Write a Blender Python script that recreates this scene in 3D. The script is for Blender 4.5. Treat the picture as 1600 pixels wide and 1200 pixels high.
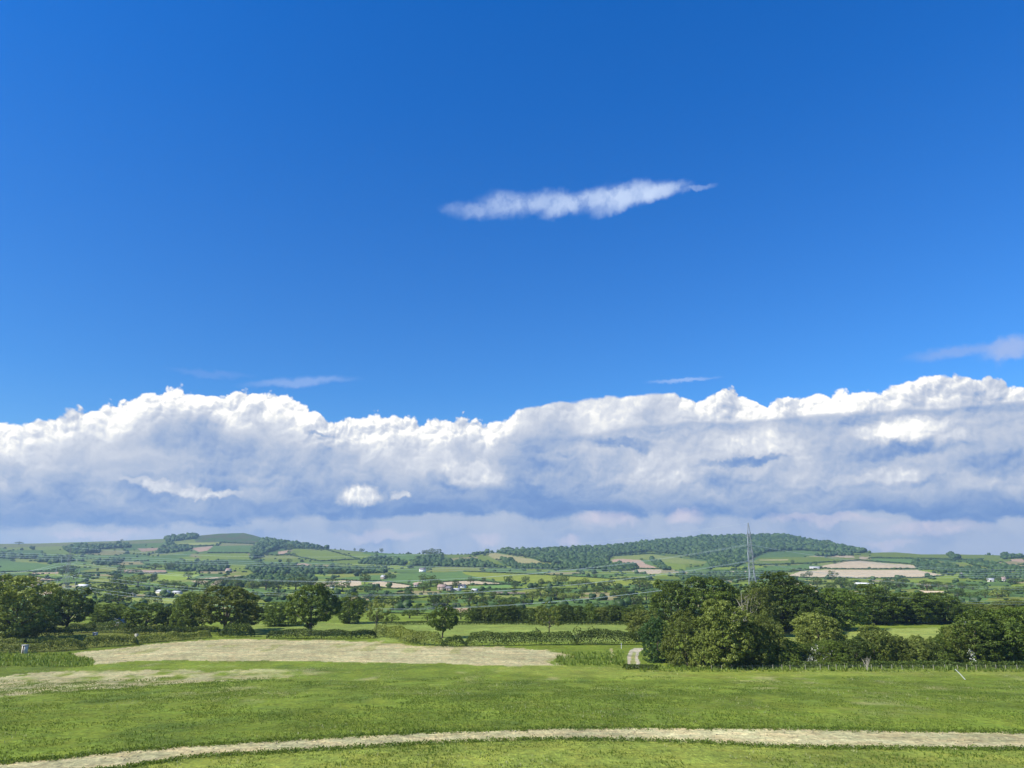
import bpy, math, random
import numpy as np
from mathutils import Matrix
R = math.radians
rng = np.random.default_rng(7)
random.seed(7)
scene = bpy.context.scene
for o in list(bpy.data.objects):
    bpy.data.objects.remove(o)
C = scene.collection

# ------------------------------------------------------------------ camera
F = 1155.0                      # focal length in pixels of the 1600x1200 photograph
PITCH = R(13.25)
H = 50.0                        # eye height above the lowest ground of the valley
cam_d = bpy.data.cameras.new('camera')
cam_d.sensor_width = 36.0
cam_d.lens = F / 1600 * 36.0
cam_d.clip_start = 0.2
cam_d.clip_end = 40000
cam = bpy.data.objects.new('camera', cam_d)
C.objects.link(cam)
cam.location = (0, 0, H)
cam.rotation_euler = (math.pi / 2 + PITCH, 0, 0)
scene.camera = cam

# ------------------------------------------------------------------ light and exposure
SUN_AZ, SUN_EL = R(-114), R(42)          # azimuth from +Y towards +X (so negative is left), elevation
sun_d = bpy.data.lights.new('sun', 'SUN')
sun_d.energy = 5.0
sun_d.angle = R(0.5)
sun_d.color = (1.0, 0.955, 0.87)
sun = bpy.data.objects.new('sun', sun_d)
C.objects.link(sun)
sun.rotation_euler = (math.pi / 2 - SUN_EL, 0, -SUN_AZ + math.pi)
scene.view_settings.view_transform = 'Standard'
scene.view_settings.look = 'None'
scene.view_settings.exposure = 0.45
scene.view_settings.gamma = 1.0
scene.cycles.use_denoising = True
scene.cycles.max_bounces = 6
scene.cycles.diffuse_bounces = 3
scene.cycles.transmission_bounces = 3
scene.cycles.volume_bounces = 0
scene.cycles.transparent_max_bounces = 4


# ------------------------------------------------------------------ node helpers
class NT:
    def __init__(s, tree):
        s.t = tree
        tree.nodes.clear()

    def n(s, typ, **kw):
        nd = s.t.nodes.new(typ)
        for k, v in kw.items():
            setattr(nd, k, v)
        return nd

    def put(s, sock, v):
        if isinstance(v, E):
            s.t.links.new(v.s, sock)
        elif isinstance(v, bpy.types.NodeSocket):
            s.t.links.new(v, sock)
        else:
            sock.default_value = v

    def m(s, op, a, b=None, c=None, clamp=False):
        nd = s.n('ShaderNodeMath', operation=op, use_clamp=clamp)
        s.put(nd.inputs[0], a)
        if b is not None:
            s.put(nd.inputs[1], b)
        if c is not None:
            s.put(nd.inputs[2], c)
        return E(s, nd.outputs[0])

    def vm(s, op, a, b=None, out=0):
        nd = s.n('ShaderNodeVectorMath', operation=op)
        s.put(nd.inputs[0], a)
        if b is not None:
            s.put(nd.inputs[1], b)
        return E(s, nd.outputs[out])

    def comb(s, x, y, z=0.0):
        nd = s.n('ShaderNodeCombineXYZ')
        s.put(nd.inputs[0], x); s.put(nd.inputs[1], y); s.put(nd.inputs[2], z)
        return E(s, nd.outputs[0])

    def noise(s, vec, scale, detail=4.0, rough=0.5, dim='3D', dist=0.0, col=False):
        nd = s.n('ShaderNodeTexNoise', noise_dimensions=dim)
        s.put(nd.inputs['Vector'], vec)
        nd.inputs['Scale'].default_value = scale
        nd.inputs['Detail'].default_value = detail
        nd.inputs['Roughness'].default_value = rough
        nd.inputs['Distortion'].default_value = dist
        return E(s, nd.outputs[1 if col else 0])

    def voro(s, vec, scale, detail=0.0, rough=0.5, dim='2D', feat='F1', smooth=0.5, out='Distance', lac=2.0):
        nd = s.n('ShaderNodeTexVoronoi', voronoi_dimensions=dim, feature=feat)
        s.put(nd.inputs['Vector'], vec)
        nd.inputs['Scale'].default_value = scale
        nd.inputs['Detail'].default_value = detail
        nd.inputs['Roughness'].default_value = rough
        nd.inputs['Lacunarity'].default_value = lac
        if feat == 'SMOOTH_F1':
            nd.inputs['Smoothness'].default_value = smooth
        return E(s, nd.outputs[out])

    def mr(s, v, a, b, c=0.0, d=1.0, smooth=True):
        nd = s.n('ShaderNodeMapRange', interpolation_type='SMOOTHSTEP' if smooth else 'LINEAR')
        s.put(nd.inputs[0], v)
        s.put(nd.inputs[1], a); s.put(nd.inputs[2], b)
        s.put(nd.inputs[3], c); s.put(nd.inputs[4], d)
        return E(s, nd.outputs[0])

    def ramp(s, v, stops, interp='LINEAR'):
        nd = s.n('ShaderNodeValToRGB')
        s.put(nd.inputs[0], v)
        cr = nd.color_ramp
        cr.interpolation = interp
        while len(cr.elements) < len(stops):
            cr.elements.new(0.5)
        for e, (p, c) in zip(cr.elements, stops):
            e.position = p
            e.color = (*c, 1)
        return E(s, nd.outputs[0])

    def mixc(s, f, a, b, blend='MIX'):
        nd = s.n('ShaderNodeMix', data_type='RGBA', blend_type=blend)
        s.put(nd.inputs[0], f)
        for k, v in ((6, a), (7, b)):
            s.put(nd.inputs[k], (*v, 1) if isinstance(v, tuple) and len(v) == 3 else v)
        return E(s, nd.outputs[2])

    def mixf(s, f, a, b):
        nd = s.n('ShaderNodeMix', data_type='FLOAT')
        s.put(nd.inputs[0], f); s.put(nd.inputs[2], a); s.put(nd.inputs[3], b)
        return E(s, nd.outputs[0])

    def curve(s, x, pts, x0, x1, y0, y1):
        """piecewise curve y(x) through pts; returns value in y units"""
        nd = s.n('ShaderNodeFloatCurve')
        xn = s.mr(x, x0, x1, 0.0, 1.0, smooth=False)
        s.put(nd.inputs[1], xn)
        cm = nd.mapping
        cv = cm.curves[0]
        pn = [((p - x0) / (x1 - x0), (q - y0) / (y1 - y0)) for p, q in pts]
        while len(cv.points) < len(pn):
            cv.points.new(0.5, 0.5)
        for cp, (p, q) in zip(cv.points, pn):
            cp.location = (p, q)
            cp.handle_type = 'AUTO'
        cm.update()
        return E(s, nd.outputs[0]) * (y1 - y0) + y0


class E:
    def __init__(s, nt, sock):
        s.nt, s.s = nt, sock

    def __add__(s, o): return s.nt.m('ADD', s, o)
    __radd__ = __add__
    def __mul__(s, o): return s.nt.m('MULTIPLY', s, o)
    __rmul__ = __mul__
    def __sub__(s, o): return s.nt.m('SUBTRACT', s, o)
    def __rsub__(s, o): return s.nt.m('SUBTRACT', o, s)
    def __truediv__(s, o): return s.nt.m('DIVIDE', s, o)


def lin(r, g, b):
    return tuple(((v / 255) / 12.92 if v / 255 <= .04045 else ((v / 255 + .055) / 1.055) ** 2.4) for v in (r, g, b))


def ray(px, py):
    cx, cy = (px - 800) / F, (600 - py) / F
    return cx, math.cos(PITCH) - cy * math.sin(PITCH), math.sin(PITCH) + cy * math.cos(PITCH)


def azel(px, py):
    x, y, z = ray(px, py)
    return math.degrees(math.atan2(x, y)), math.degrees(math.atan2(z, math.hypot(x, y)))


# ------------------------------------------------------------------ world: daylight sky with cloud banks
world = bpy.data.worlds.new('World')
scene.world = world
world.use_nodes = True
w = NT(world.node_tree)
SKYS = 0.085
sky = w.n('ShaderNodeTexSky', sky_type='NISHITA')
sky.sun_disc = False
sky.sun_elevation = SUN_EL
sky.sun_rotation = SUN_AZ
sky.altitude = 100
sky.air_density = 1.0
sky.dust_density = 0.4
sky.ozone_density = 2.5
tc = w.n('ShaderNodeTexCoord')
sep = w.n('ShaderNodeSeparateXYZ')
w.put(sep.inputs[0], tc.outputs['Generated'])
dx, dy, dz = (E(w, sep.outputs[i]) for i in range(3))
U = w.m('ARCTAN2', dx, dy) * (180 / math.pi)
V = w.m('ARCSINE', dz) * (180 / math.pi)
P = w.comb(U, V)
# clear-sky colour: the physical sky, its hue pulled to the polarised deep blue of the place
hz = w.mr(U, -38.0, 38.0, 1.02, 1.08, smooth=False)
grade = w.ramp(w.mr(V, 0.0, 42.0, smooth=False), [(0.0, (0.50, 0.74, 0.98)), (0.30, (0.27, 0.68, 1.14)), (0.55, (0.18, 0.66, 1.25)), (0.8, (0.09, 0.65, 1.36)), (1.0, (0.05, 0.65, 1.42))])
clear = w.vm('MULTIPLY', E(w, sky.outputs[0]), grade)
clear = w.vm('MULTIPLY', clear, w.comb(hz * 1.16, hz * 1.17, hz * 1.17))

warp = w.noise(P, 0.35, 4.0, 0.55, '2D', col=True)
warp = w.vm('SUBTRACT', warp, (0.5, 0.5, 0.5))
wf = w.noise(P, 1.6, 3.0, 0.6, '2D', col=True)
wf = w.vm('SUBTRACT', wf, (0.5, 0.5, 0.5))


def warped(a1, a2):
    v1 = w.vm('MULTIPLY', warp, (a1, a1, 0))
    v2 = w.vm('MULTIPLY', wf, (a2, a2, 0))
    return w.vm('ADD', P, w.vm('ADD', v1, v2))


PW = warped(2.3, 0.45)            # strongly warped, for soft detail inside the bank
PE = warped(1.0, 0.12)           # lightly warped
billow0 = w.voro(PE, 0.42, 3.6, 0.50)
LV = w.vm('ADD', PE, (-0.15, 0.24, 0))
billow1 = w.voro(LV, 0.42, 3.6, 0.50)
relief = billow1 - billow0       # >0 where the puff faces the light
bill = 1.0 - billow0
soft = w.noise(PW, 0.20, 5.0, 0.52, '2D')
soft2 = w.noise(w.vm('MULTIPLY', PW, (0.45, 1.5, 1)), 0.5, 5.0, 0.6, '2D')


def cpts(pts):
    a = [azel(*p) for p in pts]
    return a


def ccurve(pts, lo=0.0, hi=18.0):
    a = cpts(pts)
    a = [(-60, a[0][1])] + a + [(60, a[-1][1])]
    return w.curve(U, a, -60, 60, lo, hi)


top1 = ccurve([(0, 652), (60, 636), (130, 629), (200, 617), (225, 602), (300, 591), (345, 604), (440, 603), (476, 625), (510, 645), (555, 648), (610, 636), (650, 648), (720, 641), (760, 643), (800, 637), (900, 624), (1000, 616), (1080, 611), (1140, 604), (1200, 614), (1270, 600), (1360, 604), (1400, 590), (1440, 582), (1500, 582), (1560, 588), (1600, 594), (1680, 596), (1800, 610)])
smoothtop = w.mr(U, azel(770, 640)[0], azel(830, 640)[0]) * w.mr(U, azel(1030, 610)[0], azel(1100, 610)[0], 1.0, 0.0)
depth1 = top1 + (bill - 0.55) * w.mixf(smoothtop, 1.15, .35) + smoothtop * .1 - V
a1 = w.mr(depth1, -0.02, 0.22)
# brightness field of the bank: bright crests, grey body
rfade = w.mr(depth1, 0.3, 3.4, 1.0, 0.2)
val = 0.97 - w.mr(depth1, 0.3, 5.5, 0.0, 0.63, smooth=False) + (soft - 0.5) * 1.05 + relief * rfade * w.mixf(smoothtop, 1.15, .35) - smoothtop * .07 + (soft2 - 0.5) * 0.4
# second, greyer deck in front on the right with a clean upper edge
top2 = ccurve([(640, 760), (700, 720), (760, 690), (850, 680), (900, 676), (1000, 662), (1080, 655), (1150, 655), (1250, 648), (1350, 640), (1450, 633), (1600, 622)])
m2 = w.mr(top2 + (soft2 - 0.5) * 0.7 + (bill - 0.5) * 0.16 - V, 0.0, 0.35)
m2 = m2 * w.mr(U, azel(740, 700)[0], azel(960, 680)[0])
val2 = 0.55 + (soft - 0.5) * 0.75 + (soft2 - 0.5) * 0.5 + relief * 0.3 - w.mr(top2 - V, .2, 1.4, .12, 0.0)
val = w.mixf(m2 * 0.92, val, val2)


def blob(field, cx, cy, rx, ry, value, amt, rot=0.0, base=None, edge=0.9):
    c = azel(cx, cy)
    sx = 0.5 * abs(azel(cx + rx, cy)[0] - azel(cx - rx, cy)[0])
    sy = 0.5 * abs(azel(cx, cy - ry)[1] - azel(cx, cy + ry)[1])
    mp = w.n('ShaderNodeMapping', vector_type='TEXTURE')
    w.put(mp.inputs[0], base if base is not None else PWB)
    mp.inputs['Location'].default_value = (c[0], c[1], 0)
    mp.inputs['Rotation'].default_value = (0, 0, R(rot))
    mp.inputs['Scale'].default_value = (sx, sy, 1)
    ln = w.vm('LENGTH', E(w, mp.outputs[0]), out=1)
    k = w.mr(ln, 1.0 + (1 - edge), edge * 0.45, 0.0, amt)
    return w.mixf(k, field, value)


PWB = warped(1.7, 0.5)
vb = 0.9 + relief * 0.6 + (soft - 0.5) * 0.3        # lit billow
vd = 0.29 + relief * 0.35 + (soft2 - 0.5) * 0.3      # shaded billow
for (cx, cy, rx, ry, v, a, rot) in [
        (215, 722, 95, 34, 0.66 + (soft2 - 0.5) * 0.4, 0.8, 0), (380, 730, 150, 45, vd + 0.18, 0.5, 0), (730, 738, 75, 26, vb, 0.75, -10), (1400, 672, 85, 22, vb + 0.12, 0.95, 0), (1250, 640, 40, 8, vb, 0.3, 0),
        (1180, 698, 80, 20, vb - 0.08, 0.8, 0), (1395, 744, 60, 17, vb - 0.05, 0.8, 0), (1480, 690, 60, 12, vb, .6, 10),
        (975, 695, 62, 11, vd + .02, 0.95, -8), (1160, 721, 85, 8, vd, 0.95, 0), (1130, 748, 52, 20, vd + .02, 0.9, 0),
        (1400, 706, 110, 17, vd, 0.95, 4), (862, 711, 38, 6, vd + .05, 0.9, -5), (492, 677, 26, 4, vd + .12, 0.9, 0), (1560, 722, 100, 26, vd - .05, 0.85, 0),
        (850, 742, 60, 13, vd + .14, 0.8, 0), (1560, 760, 90, 12, vb - .22, 0.6, -6), (1020, 745, 100, 16, vb - .2, 0.5, 0)]:
    val = blob(val, cx, cy, rx, ry, v, a, rot)
# dark cloud bases above the horizon band
base_hi = ccurve([(0, 786), (200, 800), (420, 786), (620, 776), (800, 768), (1000, 774), (1200, 782), (1400, 774), (1600, 764)])
base_lo = ccurve([(0, 818), (250, 818), (420, 806), (560, 800), (760, 800), (900, 801), (1050, 797), (1200, 799), (1400, 800), (1600, 805)])
vbase = 0.18 + (soft2 - 0.5) * 0.45
val = w.mixf(w.mr(base_hi + (soft - 0.5) * 2.6 - V, -1.2, 1.6) * 0.93, val, vbase)
vlow = 0.50 + (soft - 0.5) * 0.22 + (soft2 - 0.5) * 0.16
mlow = w.mr(base_lo + (soft2 - 0.5) * 0.7 + (soft - .5) * 1.6 + (bill - .5) * .25 - V, -0.1, 0.5)
mlow = mlow * w.mr(soft, 0.3, 0.55, 0.7, 1.0)
val = w.mixf(mlow * 0.95, val, vlow)
val = blob(val, 562, 775, 42, 19, vb + .05, 0.97, 0, base=warped(.5, .7))
val = blob(val, 622, 775, 17, 8, vb - .1, 0.7, 0)
val = blob(val, 300, 768, 105, 8, vb - .12, 0.85, -6)
val = blob(val, 235, 754, 70, 7, vb - .12, 0.7, -4)
pk = w.m('ADD', 0.0, 0.0)
for (cx, cy, rx, ry) in [(945, 815, 58, 14), (1070, 808, 34, 13), (765, 843, 30, 11), (888, 846, 22, 10), (600, 838, 75, 12), (1450, 826, 95, 15), (1290, 812, 110, 10), (150, 836, 90, 9), (1390, 850, 50, 8)]:
    pk = blob(pk, cx, cy, rx, ry, 0.85, 0.9)
ccol = w.ramp(val, [(0.0, lin(88, 126, 190)), (0.2, lin(118, 150, 200)), (0.42, lin(162, 179, 208)), (0.64, lin(193, 201, 217)), (0.82, lin(219, 223, 231)), (0.93, lin(243, 243, 241)), (1.0, (1.02, 1.01, .985))])
ccol = w.mixc(pk * w.mr(bill, .3, .7, .6, 1.0), ccol, lin(214, 208, 222))
ccol = w.vm('MULTIPLY', ccol, (.79 / SKYS,) * 3)
skyc = w.mixc(a1, clear, ccol)
# a few thin high clouds
PS = warped(1.8, .7)


def thin(cx, cy, rx, ry, rot, amt, col, base=None, edge=.75):
    global skyc
    k = blob(w.m('ADD', 0.0, 0.0), cx, cy, rx, ry, 1.0, 1.0, rot, base=base or PS, edge=edge)
    skyc = w.mixc(k * amt, skyc, tuple(c * .79 / SKYS for c in col))


streak = warped(.8, .4)
PT = warped(1.0, .38)
G1 = w.mr(w.noise(warped(1.5, 1.0), 0.6, 4.0, 0.5, '2D'), .28, .62, .45, 1.0)
for (cx, cy, rx, ry, rot, am) in [(735, 330, 42, 13, -3, .36), (795, 319, 46, 19, 0, .5), (860, 316, 52, 17, 2, .5), (925, 312, 56, 18, 5, .56), (985, 304, 58, 16, 6, .66), (1030, 300, 45, 11, 5, .6), (1090, 294, 30, 5, 8, .3), (870, 330, 24, 10, 20, .4), (955, 324, 30, 9, 15, .36)]:
    thin(cx, cy, rx, ry, rot, G1 * (am * 1.12), lin(204, 221, 248), base=PT, edge=.62)
thin(468, 597, 80, 7, 7, .62, lin(150, 180, 232), base=streak, edge=.6)
thin(330, 583, 60, 5, 0, .2, lin(150, 175, 230), base=streak, edge=.6)
thin(1068, 594, 48, 3.4, 1, .72, lin(160, 190, 240), base=streak, edge=.6)
thin(1500, 549, 80, 9, 2, .45, lin(160, 180, 225), base=streak, edge=.6)
thin(1580, 546, 50, 17, 10, .8, lin(165, 185, 228), base=PS, edge=.6)
bg = w.n('ShaderNodeBackground')
w.put(bg.inputs[0], skyc)
bg.inputs[1].default_value = SKYS
wo = w.n('ShaderNodeOutputWorld')
w.t.links.new(bg.outputs[0], wo.inputs[0])
world.cycles.sampling_method = 'MANUAL'
world.cycles.sample_map_resolution = 512
#SKY_END


# ------------------------------------------------------------------ terrain
def pchip(xs, ys, x):
    xs, ys = np.asarray(xs, float), np.asarray(ys, float)
    h = np.diff(xs); d = np.diff(ys) / h
    mm = np.zeros(len(xs))
    for i in range(1, len(xs) - 1):
        if d[i - 1] * d[i] > 0:
            w1, w2 = 2 * h[i] + h[i - 1], h[i] + 2 * h[i - 1]
            mm[i] = (w1 + w2) / (w1 / d[i - 1] + w2 / d[i])
    mm[0], mm[-1] = d[0], d[-1]
    x = np.clip(x, xs[0], xs[-1])
    i = np.clip(np.searchsorted(xs, x) - 1, 0, len(xs) - 2)
    t = (x - xs[i]) / h[i]
    return ((2 * t**3 - 3 * t**2 + 1) * ys[i] + (t**3 - 2 * t**2 + t) * h[i] * mm[i]
            + (-2 * t**3 + 3 * t**2) * ys[i + 1] + (t**3 - t**2) * h[i] * mm[i + 1])


def slope_of(py):               # tangent of the view ray's elevation per unit of +Y
    cy = (600 - np.asarray(py, float)) / F
    return (math.sin(PITCH) + cy * math.cos(PITCH)) / (math.cos(PITCH) - cy * math.sin(PITCH))


PROF = [(1200, 80), (1150, 101), (1100, 134), (1045, 220), (1020, 262), (1000, 305), (985, 348), (972, 400), (960, 520), (945, 680),
        (930, 880), (915, 1150), (900, 1600), (890, 2000), (880, 2400), (870, 2800), (860, 3200), (850, 3600), (840, 4000), (830, 4350)]
PY_ = np.array([p for p, _ in PROF], float)
YY_ = np.array([q for _, q in PROF], float)
ZZ_ = slope_of(PY_) * YY_
XS = np.log(np.concatenate([[1, 8, 30], YY_, [5200, 9000]]))
ZS = np.concatenate([[-1.8, -3.0, -8.0], ZZ_, [200, 230]])
SKYL = [(-900, 850), (-400, 853), (0, 849), (60, 848.5), (100, 847), (180, 844.5), (255, 841), (300, 837), (340, 834), (378, 833), (395, 836.5), (420, 843), (450, 849.5), (480, 852),
        (515, 857.5), (560, 861), (620, 865), (700, 866), (740, 866), (760, 863.5), (800, 861), (850, 860), (900, 857.5), (960, 853.5), (1010, 848.5), (1060, 844), (1100, 840), (1130, 838.5),
        (1180, 838), (1220, 838), (1240, 839.5), (1260, 845), (1300, 850), (1340, 859.5), (1365, 863), (1400, 862.5), (1440, 866), (1500, 866), (1560, 867), (1600, 869), (2000, 866), (2600, 860)]
SX = np.array([p for p, _ in SKYL], float); SY = np.array([q for _, q in SKYL], float)
zprof_at = lambda Y: pchip(XS, ZS, np.log(np.maximum(Y, 1.0)))


def vnoise(x, y, seed, octaves=4, rough=0.5):
    """tileless value noise, vectorised"""
    out = np.zeros_like(x, float); amp = 1.0; tot = 0
    for o in range(octaves):
        xi, yi = np.floor(x), np.floor(y)
        fx, fy = x - xi, y - yi
        fx, fy = fx * fx * (3 - 2 * fx), fy * fy * (3 - 2 * fy)

        def hsh(a, b):
            n = (a.astype(np.int64) * 374761393 + b.astype(np.int64) * 668265263 + (seed + o) * 69069 * 1013) & 0xFFFFFFFF
            n = ((n ^ (n >> 13)) * 1274126177) & 0xFFFFFFFF
            n = n ^ (n >> 16)
            return (n & 0xFFFF) / 65535.0
        v = (hsh(xi, yi) * (1 - fx) + hsh(xi + 1, yi) * fx) * (1 - fy) + (hsh(xi, yi + 1) * (1 - fx) + hsh(xi + 1, yi + 1) * fx) * fy
        out += v * amp; tot += amp; amp *= rough
        x, y = x * 2.03 + 17.1, y * 2.03 + 5.3
    return out / tot


def height(X, Y):
    X, Y = np.asarray(X, float), np.asarray(Y, float)
    Ys = np.maximum(Y, 1.0)
    z = zprof_at(Ys)
    t = X / Ys
    pxs = 800 + F * np.clip(t, -2.0, 2.0) * 1.027       # column near the horizon
    ys = np.interp(pxs, SX, SY)
    Yc = np.interp(-ys, -PY_, YY_)
    zc = zprof_at(Yc)
    k = 4.0
    far = np.clip((Ys - 2200) / 600, 0, 1)
    cap = -k * np.log(np.exp(np.clip(-z / k, -80, 80)) + np.exp(np.clip(-zc / k, -80, 80)))   # soft minimum
    z = z * (1 - far) + cap * far
    z = z - np.clip(Ys - Yc - 500, 0, 4000) * 0.03 * far
    a = np.clip((Ys - 90) / 150, 0, 1) * 0.35
    z = z + a * (vnoise(X / 34, Ys / 34, 3, 3) - 0.5) * 2
    b = np.clip((Ys - 420) / 500, 0, 1)
    z = z + b * 3.0 * (vnoise(X / 190, Ys / 240, 9, 3) - 0.5)
    c = np.clip((Ys - 2300) / 500, 0, 1) * np.clip((Yc - Ys) / 500, 0, 1)
    z = z + c * 15 * (vnoise(X / 420, Ys / 650, 21, 3) - 0.5)
    back = Y < 1.0
    z = np.where(back, -1.8 + (1.0 - Y) * 0.06, z)
    return z + H


def project(X, Y, Z):
    zc = Y * math.cos(PITCH) + (Z - H) * math.sin(PITCH)
    up = -Y * math.sin(PITCH) + (Z - H) * math.cos(PITCH)
    return 800 + F * X / zc, 600 - F * up / zc


MARCH = np.exp(np.linspace(math.log(20), math.log(5200), 2600))


def at(px, py):
    """where the view ray through a pixel of the photograph meets the ground"""
    cx, cy, cz = ray(px, py)
    X = MARCH * cx / cy
    zr = H + MARCH * cz / cy
    hh = height(X, MARCH)
    below = np.nonzero(zr <= hh)[0]
    i = below[0] if len(below) else len(MARCH) - 1
    return float(X[i]), float(MARCH[i]), float(hh[i])


# grid: fine inside the view, coarse around and behind
tt = np.concatenate([np.linspace(-1.7, -0.78, 40)[:-1], np.linspace(-0.78, 0.78, 1260), np.linspace(0.78, 1.7, 40)[1:]])
pyr = np.concatenate([np.arange(1290, 1000, -1.0), np.arange(1000, 828, -0.62)])
Yr = np.exp(np.interp(-pyr, -np.concatenate([[1290], PY_]), np.log(np.concatenate([[57.0], YY_]))))
Yr = np.concatenate([np.exp(np.linspace(math.log(1.5), math.log(56), 40)), Yr, np.linspace(4450, 5600, 12)])
TT, YG = np.meshgrid(tt, Yr)
XG = TT * YG
ZG = height(XG, YG)
PXG, PYG = project(XG, YG, ZG)
nr, nc = XG.shape


def inpoly(px, py, poly, soft=None):
    """boolean mask of points inside a polygon"""
    inside = np.zeros(px.shape, bool)
    x0, x1 = min(p[0] for p in poly), max(p[0] for p in poly)
    y0, y1 = min(p[1] for p in poly), max(p[1] for p in poly)
    box = (px >= x0) & (px <= x1) & (py >= y0) & (py <= y1)
    a, b = px[box], py[box]
    ins = np.zeros(a.shape, bool)
    n = len(poly)
    for i in range(n):
        xa, ya = poly[i]; xb, yb = poly[(i + 1) % n]
        if ya == yb:
            continue
        cond = ((ya > b) != (yb > b)) & (a < (xb - xa) * (b - ya) / (yb - ya) + xa)
        ins ^= cond
    inside[box] = ins
    return inside


# ---- land cover (base colours, linear) ----
GRASS = np.array([0.146, 0.200, 0.022]); GRASS_Y = np.array([0.205, 0.240, 0.040]); GRASS_D = np.array([0.075, 0.125, 0.024])
STUB = np.array([0.43, 0.385, 0.19]); TAN = np.array([0.50, 0.405, 0.25]); PTAN = np.array([0.44, 0.31, 0.20]); MAUVE = np.array([0.22, 0.17, 0.125])
PALE = np.array([0.36, 0.33, 0.13]); MOOR = np.array([0.085, 0.095, 0.035]); WOODF = np.array([0.035, 0.055, 0.018]); LIME = np.array([0.24, 0.29, 0.06])
MID = np.array([0.076, 0.135, 0.030]); TRACK = np.array([0.43, 0.385, 0.26]); EARTH = np.array([0.30, 0.22, 0.13])
# far fields: a mosaic of cells in plan
su = XG / YG * 21.0
lv = np.log(YG) * 11.0
wx = (vnoise(XG / 260, YG / 330, 5, 2) - .5) * 1.0
su = su + wx; lv = lv + (vnoise(XG / 400, YG / 400, 6, 2) - .5) * 0.9
ci, cj = np.floor(su), np.floor(lv)
best = np.full(su.shape, 9e9); second = best.copy(); bid = np.zeros(su.shape, np.int64)
for di in (-1, 0, 1):
    for dj in (-1, 0, 1):
        a, b = ci + di, cj + dj
        hs = (a.astype(np.int64) * 7919 + b.astype(np.int64) * 104729 + 99991) & 0xFFFFFF
        hs = ((hs ^ (hs >> 7)) * 2654435761) & 0xFFFFFFFF
        fx = ((hs >> 8) & 255) / 255.0; fy = ((hs >> 16) & 255) / 255.0
        d = np.hypot((a + .5 + (fx - .5) * .8 - su) * 0.9, b + .5 + (fy - .5) * .8 - lv)
        closer = d < best
        second = np.where(closer, best, np.minimum(second, d))
        bid = np.where(closer, hs & 0xFFFF, bid)
        best = np.where(closer, d, best)
edge = second - best
palette = np.array([GRASS, GRASS * 1.25, GRASS_Y, MID, MID * 1.2, GRASS_D * 1.4, GRASS * .85, GRASS_Y * .85, MID, LIME * .8, GRASS, PTAN * .42 + GRASS * .5, MID * 1.3])
col = palette[(bid * 31 // 7) % len(palette)]
mfar = np.clip((YG - 430) / 60, 0, 1)[..., None]
base = GRASS * (0.85 + 0.3 * vnoise(XG / 30, YG / 30, 31, 3))[..., None]
col = base * (1 - mfar) + col * mfar
hillg = np.clip((YG - 2300) / 900, 0, 1)[..., None]
lum = col.mean(-1, keepdims=True)
col = col * (1 - hillg * .35) + MID * hillg * .35 * (0.75 + 0.5 * vnoise(XG / 300, YG / 500, 77, 3))[..., None]
kind = np.zeros(XG.shape)            # 0 grass, 1 stubble or bare soil
obj_id = np.zeros(XG.shape, int)     # which ground sheet a face goes to
edgemask = (edge < 0.05) & (YG > 470) & (YG < 3600) & (np.abs(TT) < 0.78)

jx = (vnoise(XG / 6, YG / 6, 41, 3) - .5) * 7 * np.clip(YG / 400, .25, 1) * np.clip(700 / YG, 0, 1)
jy = (vnoise(XG / 5, YG / 5, 43, 3) - .5) * np.where(YG < 500, 3.0, 0.6)
JX, JY = PXG + jx, PYG + jy


def paint(poly, c, k=0.0, oid=None, jit=True, var=0.12, seed=1):
    msk = inpoly(JX if jit else PXG, JY if jit else PYG, poly)
    msk &= np.abs(TT) < 0.9
    v = 1 + var * 2 * (vnoise(XG[msk] / 60, YG[msk] / 60, seed, 3) - .5)
    col[msk] = np.asarray(c) * v[:, None]
    kind[msk] = k
    if oid is not None:
        obj_id[msk] = oid
    edgemask[msk] = False
    return msk


G2 = GRASS * 1.1
paint([(123, 893), (162, 886), (190, 887), (175, 895)], GRASS_Y * .8)
paint([(0, 876), (60, 880), (90, 884), (70, 892), (0, 893)], MID * 1.3)
paint([(333, 853), (404, 852), (399, 863), (325, 863)], MID * 1.25)
paint([(305, 866), (386, 864), (391, 874), (321, 874)], GRASS * 1.15)
paint([(252, 868), (300, 864), (296, 870), (256, 872)], MID * 1.2)
paint([(450, 866), (462, 857), (510, 861), (562, 873), (500, 876), (455, 868)], GRASS * 1.05)
paint([(560, 864), (640, 866), (690, 868), (640, 876), (600, 870)], MID * 1.4)
paint([(354, 882), (396, 882), (396, 887), (357, 888)], GRASS * 1.1)
paint([(310, 837), (345, 834), (378, 833), (397, 836), (419, 844), (424, 851), (344, 848), (305, 847)], MOOR)
mo2 = inpoly(PXG, PYG, [(300, 828), (440, 828), (424, 851), (344, 848), (305, 847)]) & (vnoise(XG / 45, YG / 90, 333, 3) > .5)
col[mo2] = MID * .8
paint([(0, 851), (100, 849), (255, 844), (255, 848), (100, 853), (0, 856)], MOOR * 1.7)
paint([(277, 849), (344, 847), (344, 850), (279, 853)], GRASS_Y * .8 + MOOR)
paint([(214, 857), (254, 856), (244, 860), (222, 862)], PTAN * .75)
paint([(297, 856.5), (333, 853), (325, 860), (311, 862.5)], PTAN * .85)
paint([(195, 890), (260, 891), (260, 895), (193, 895)], PTAN * .75)
paint([(240, 897), (285, 897), (315, 898), (293, 905), (253, 908)], GRASS * 1.5)
paint([(206, 935), (340, 935), (340, 946), (206, 945)], LIME)
paint([(395, 941), (480, 941), (480, 960), (395, 955)], GRASS * 1.3)
paint([(510, 905), (565, 900), (616, 897), (740, 892), (790, 904), (700, 910), (620, 911), (560, 906)], MID * 1.35)
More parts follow.
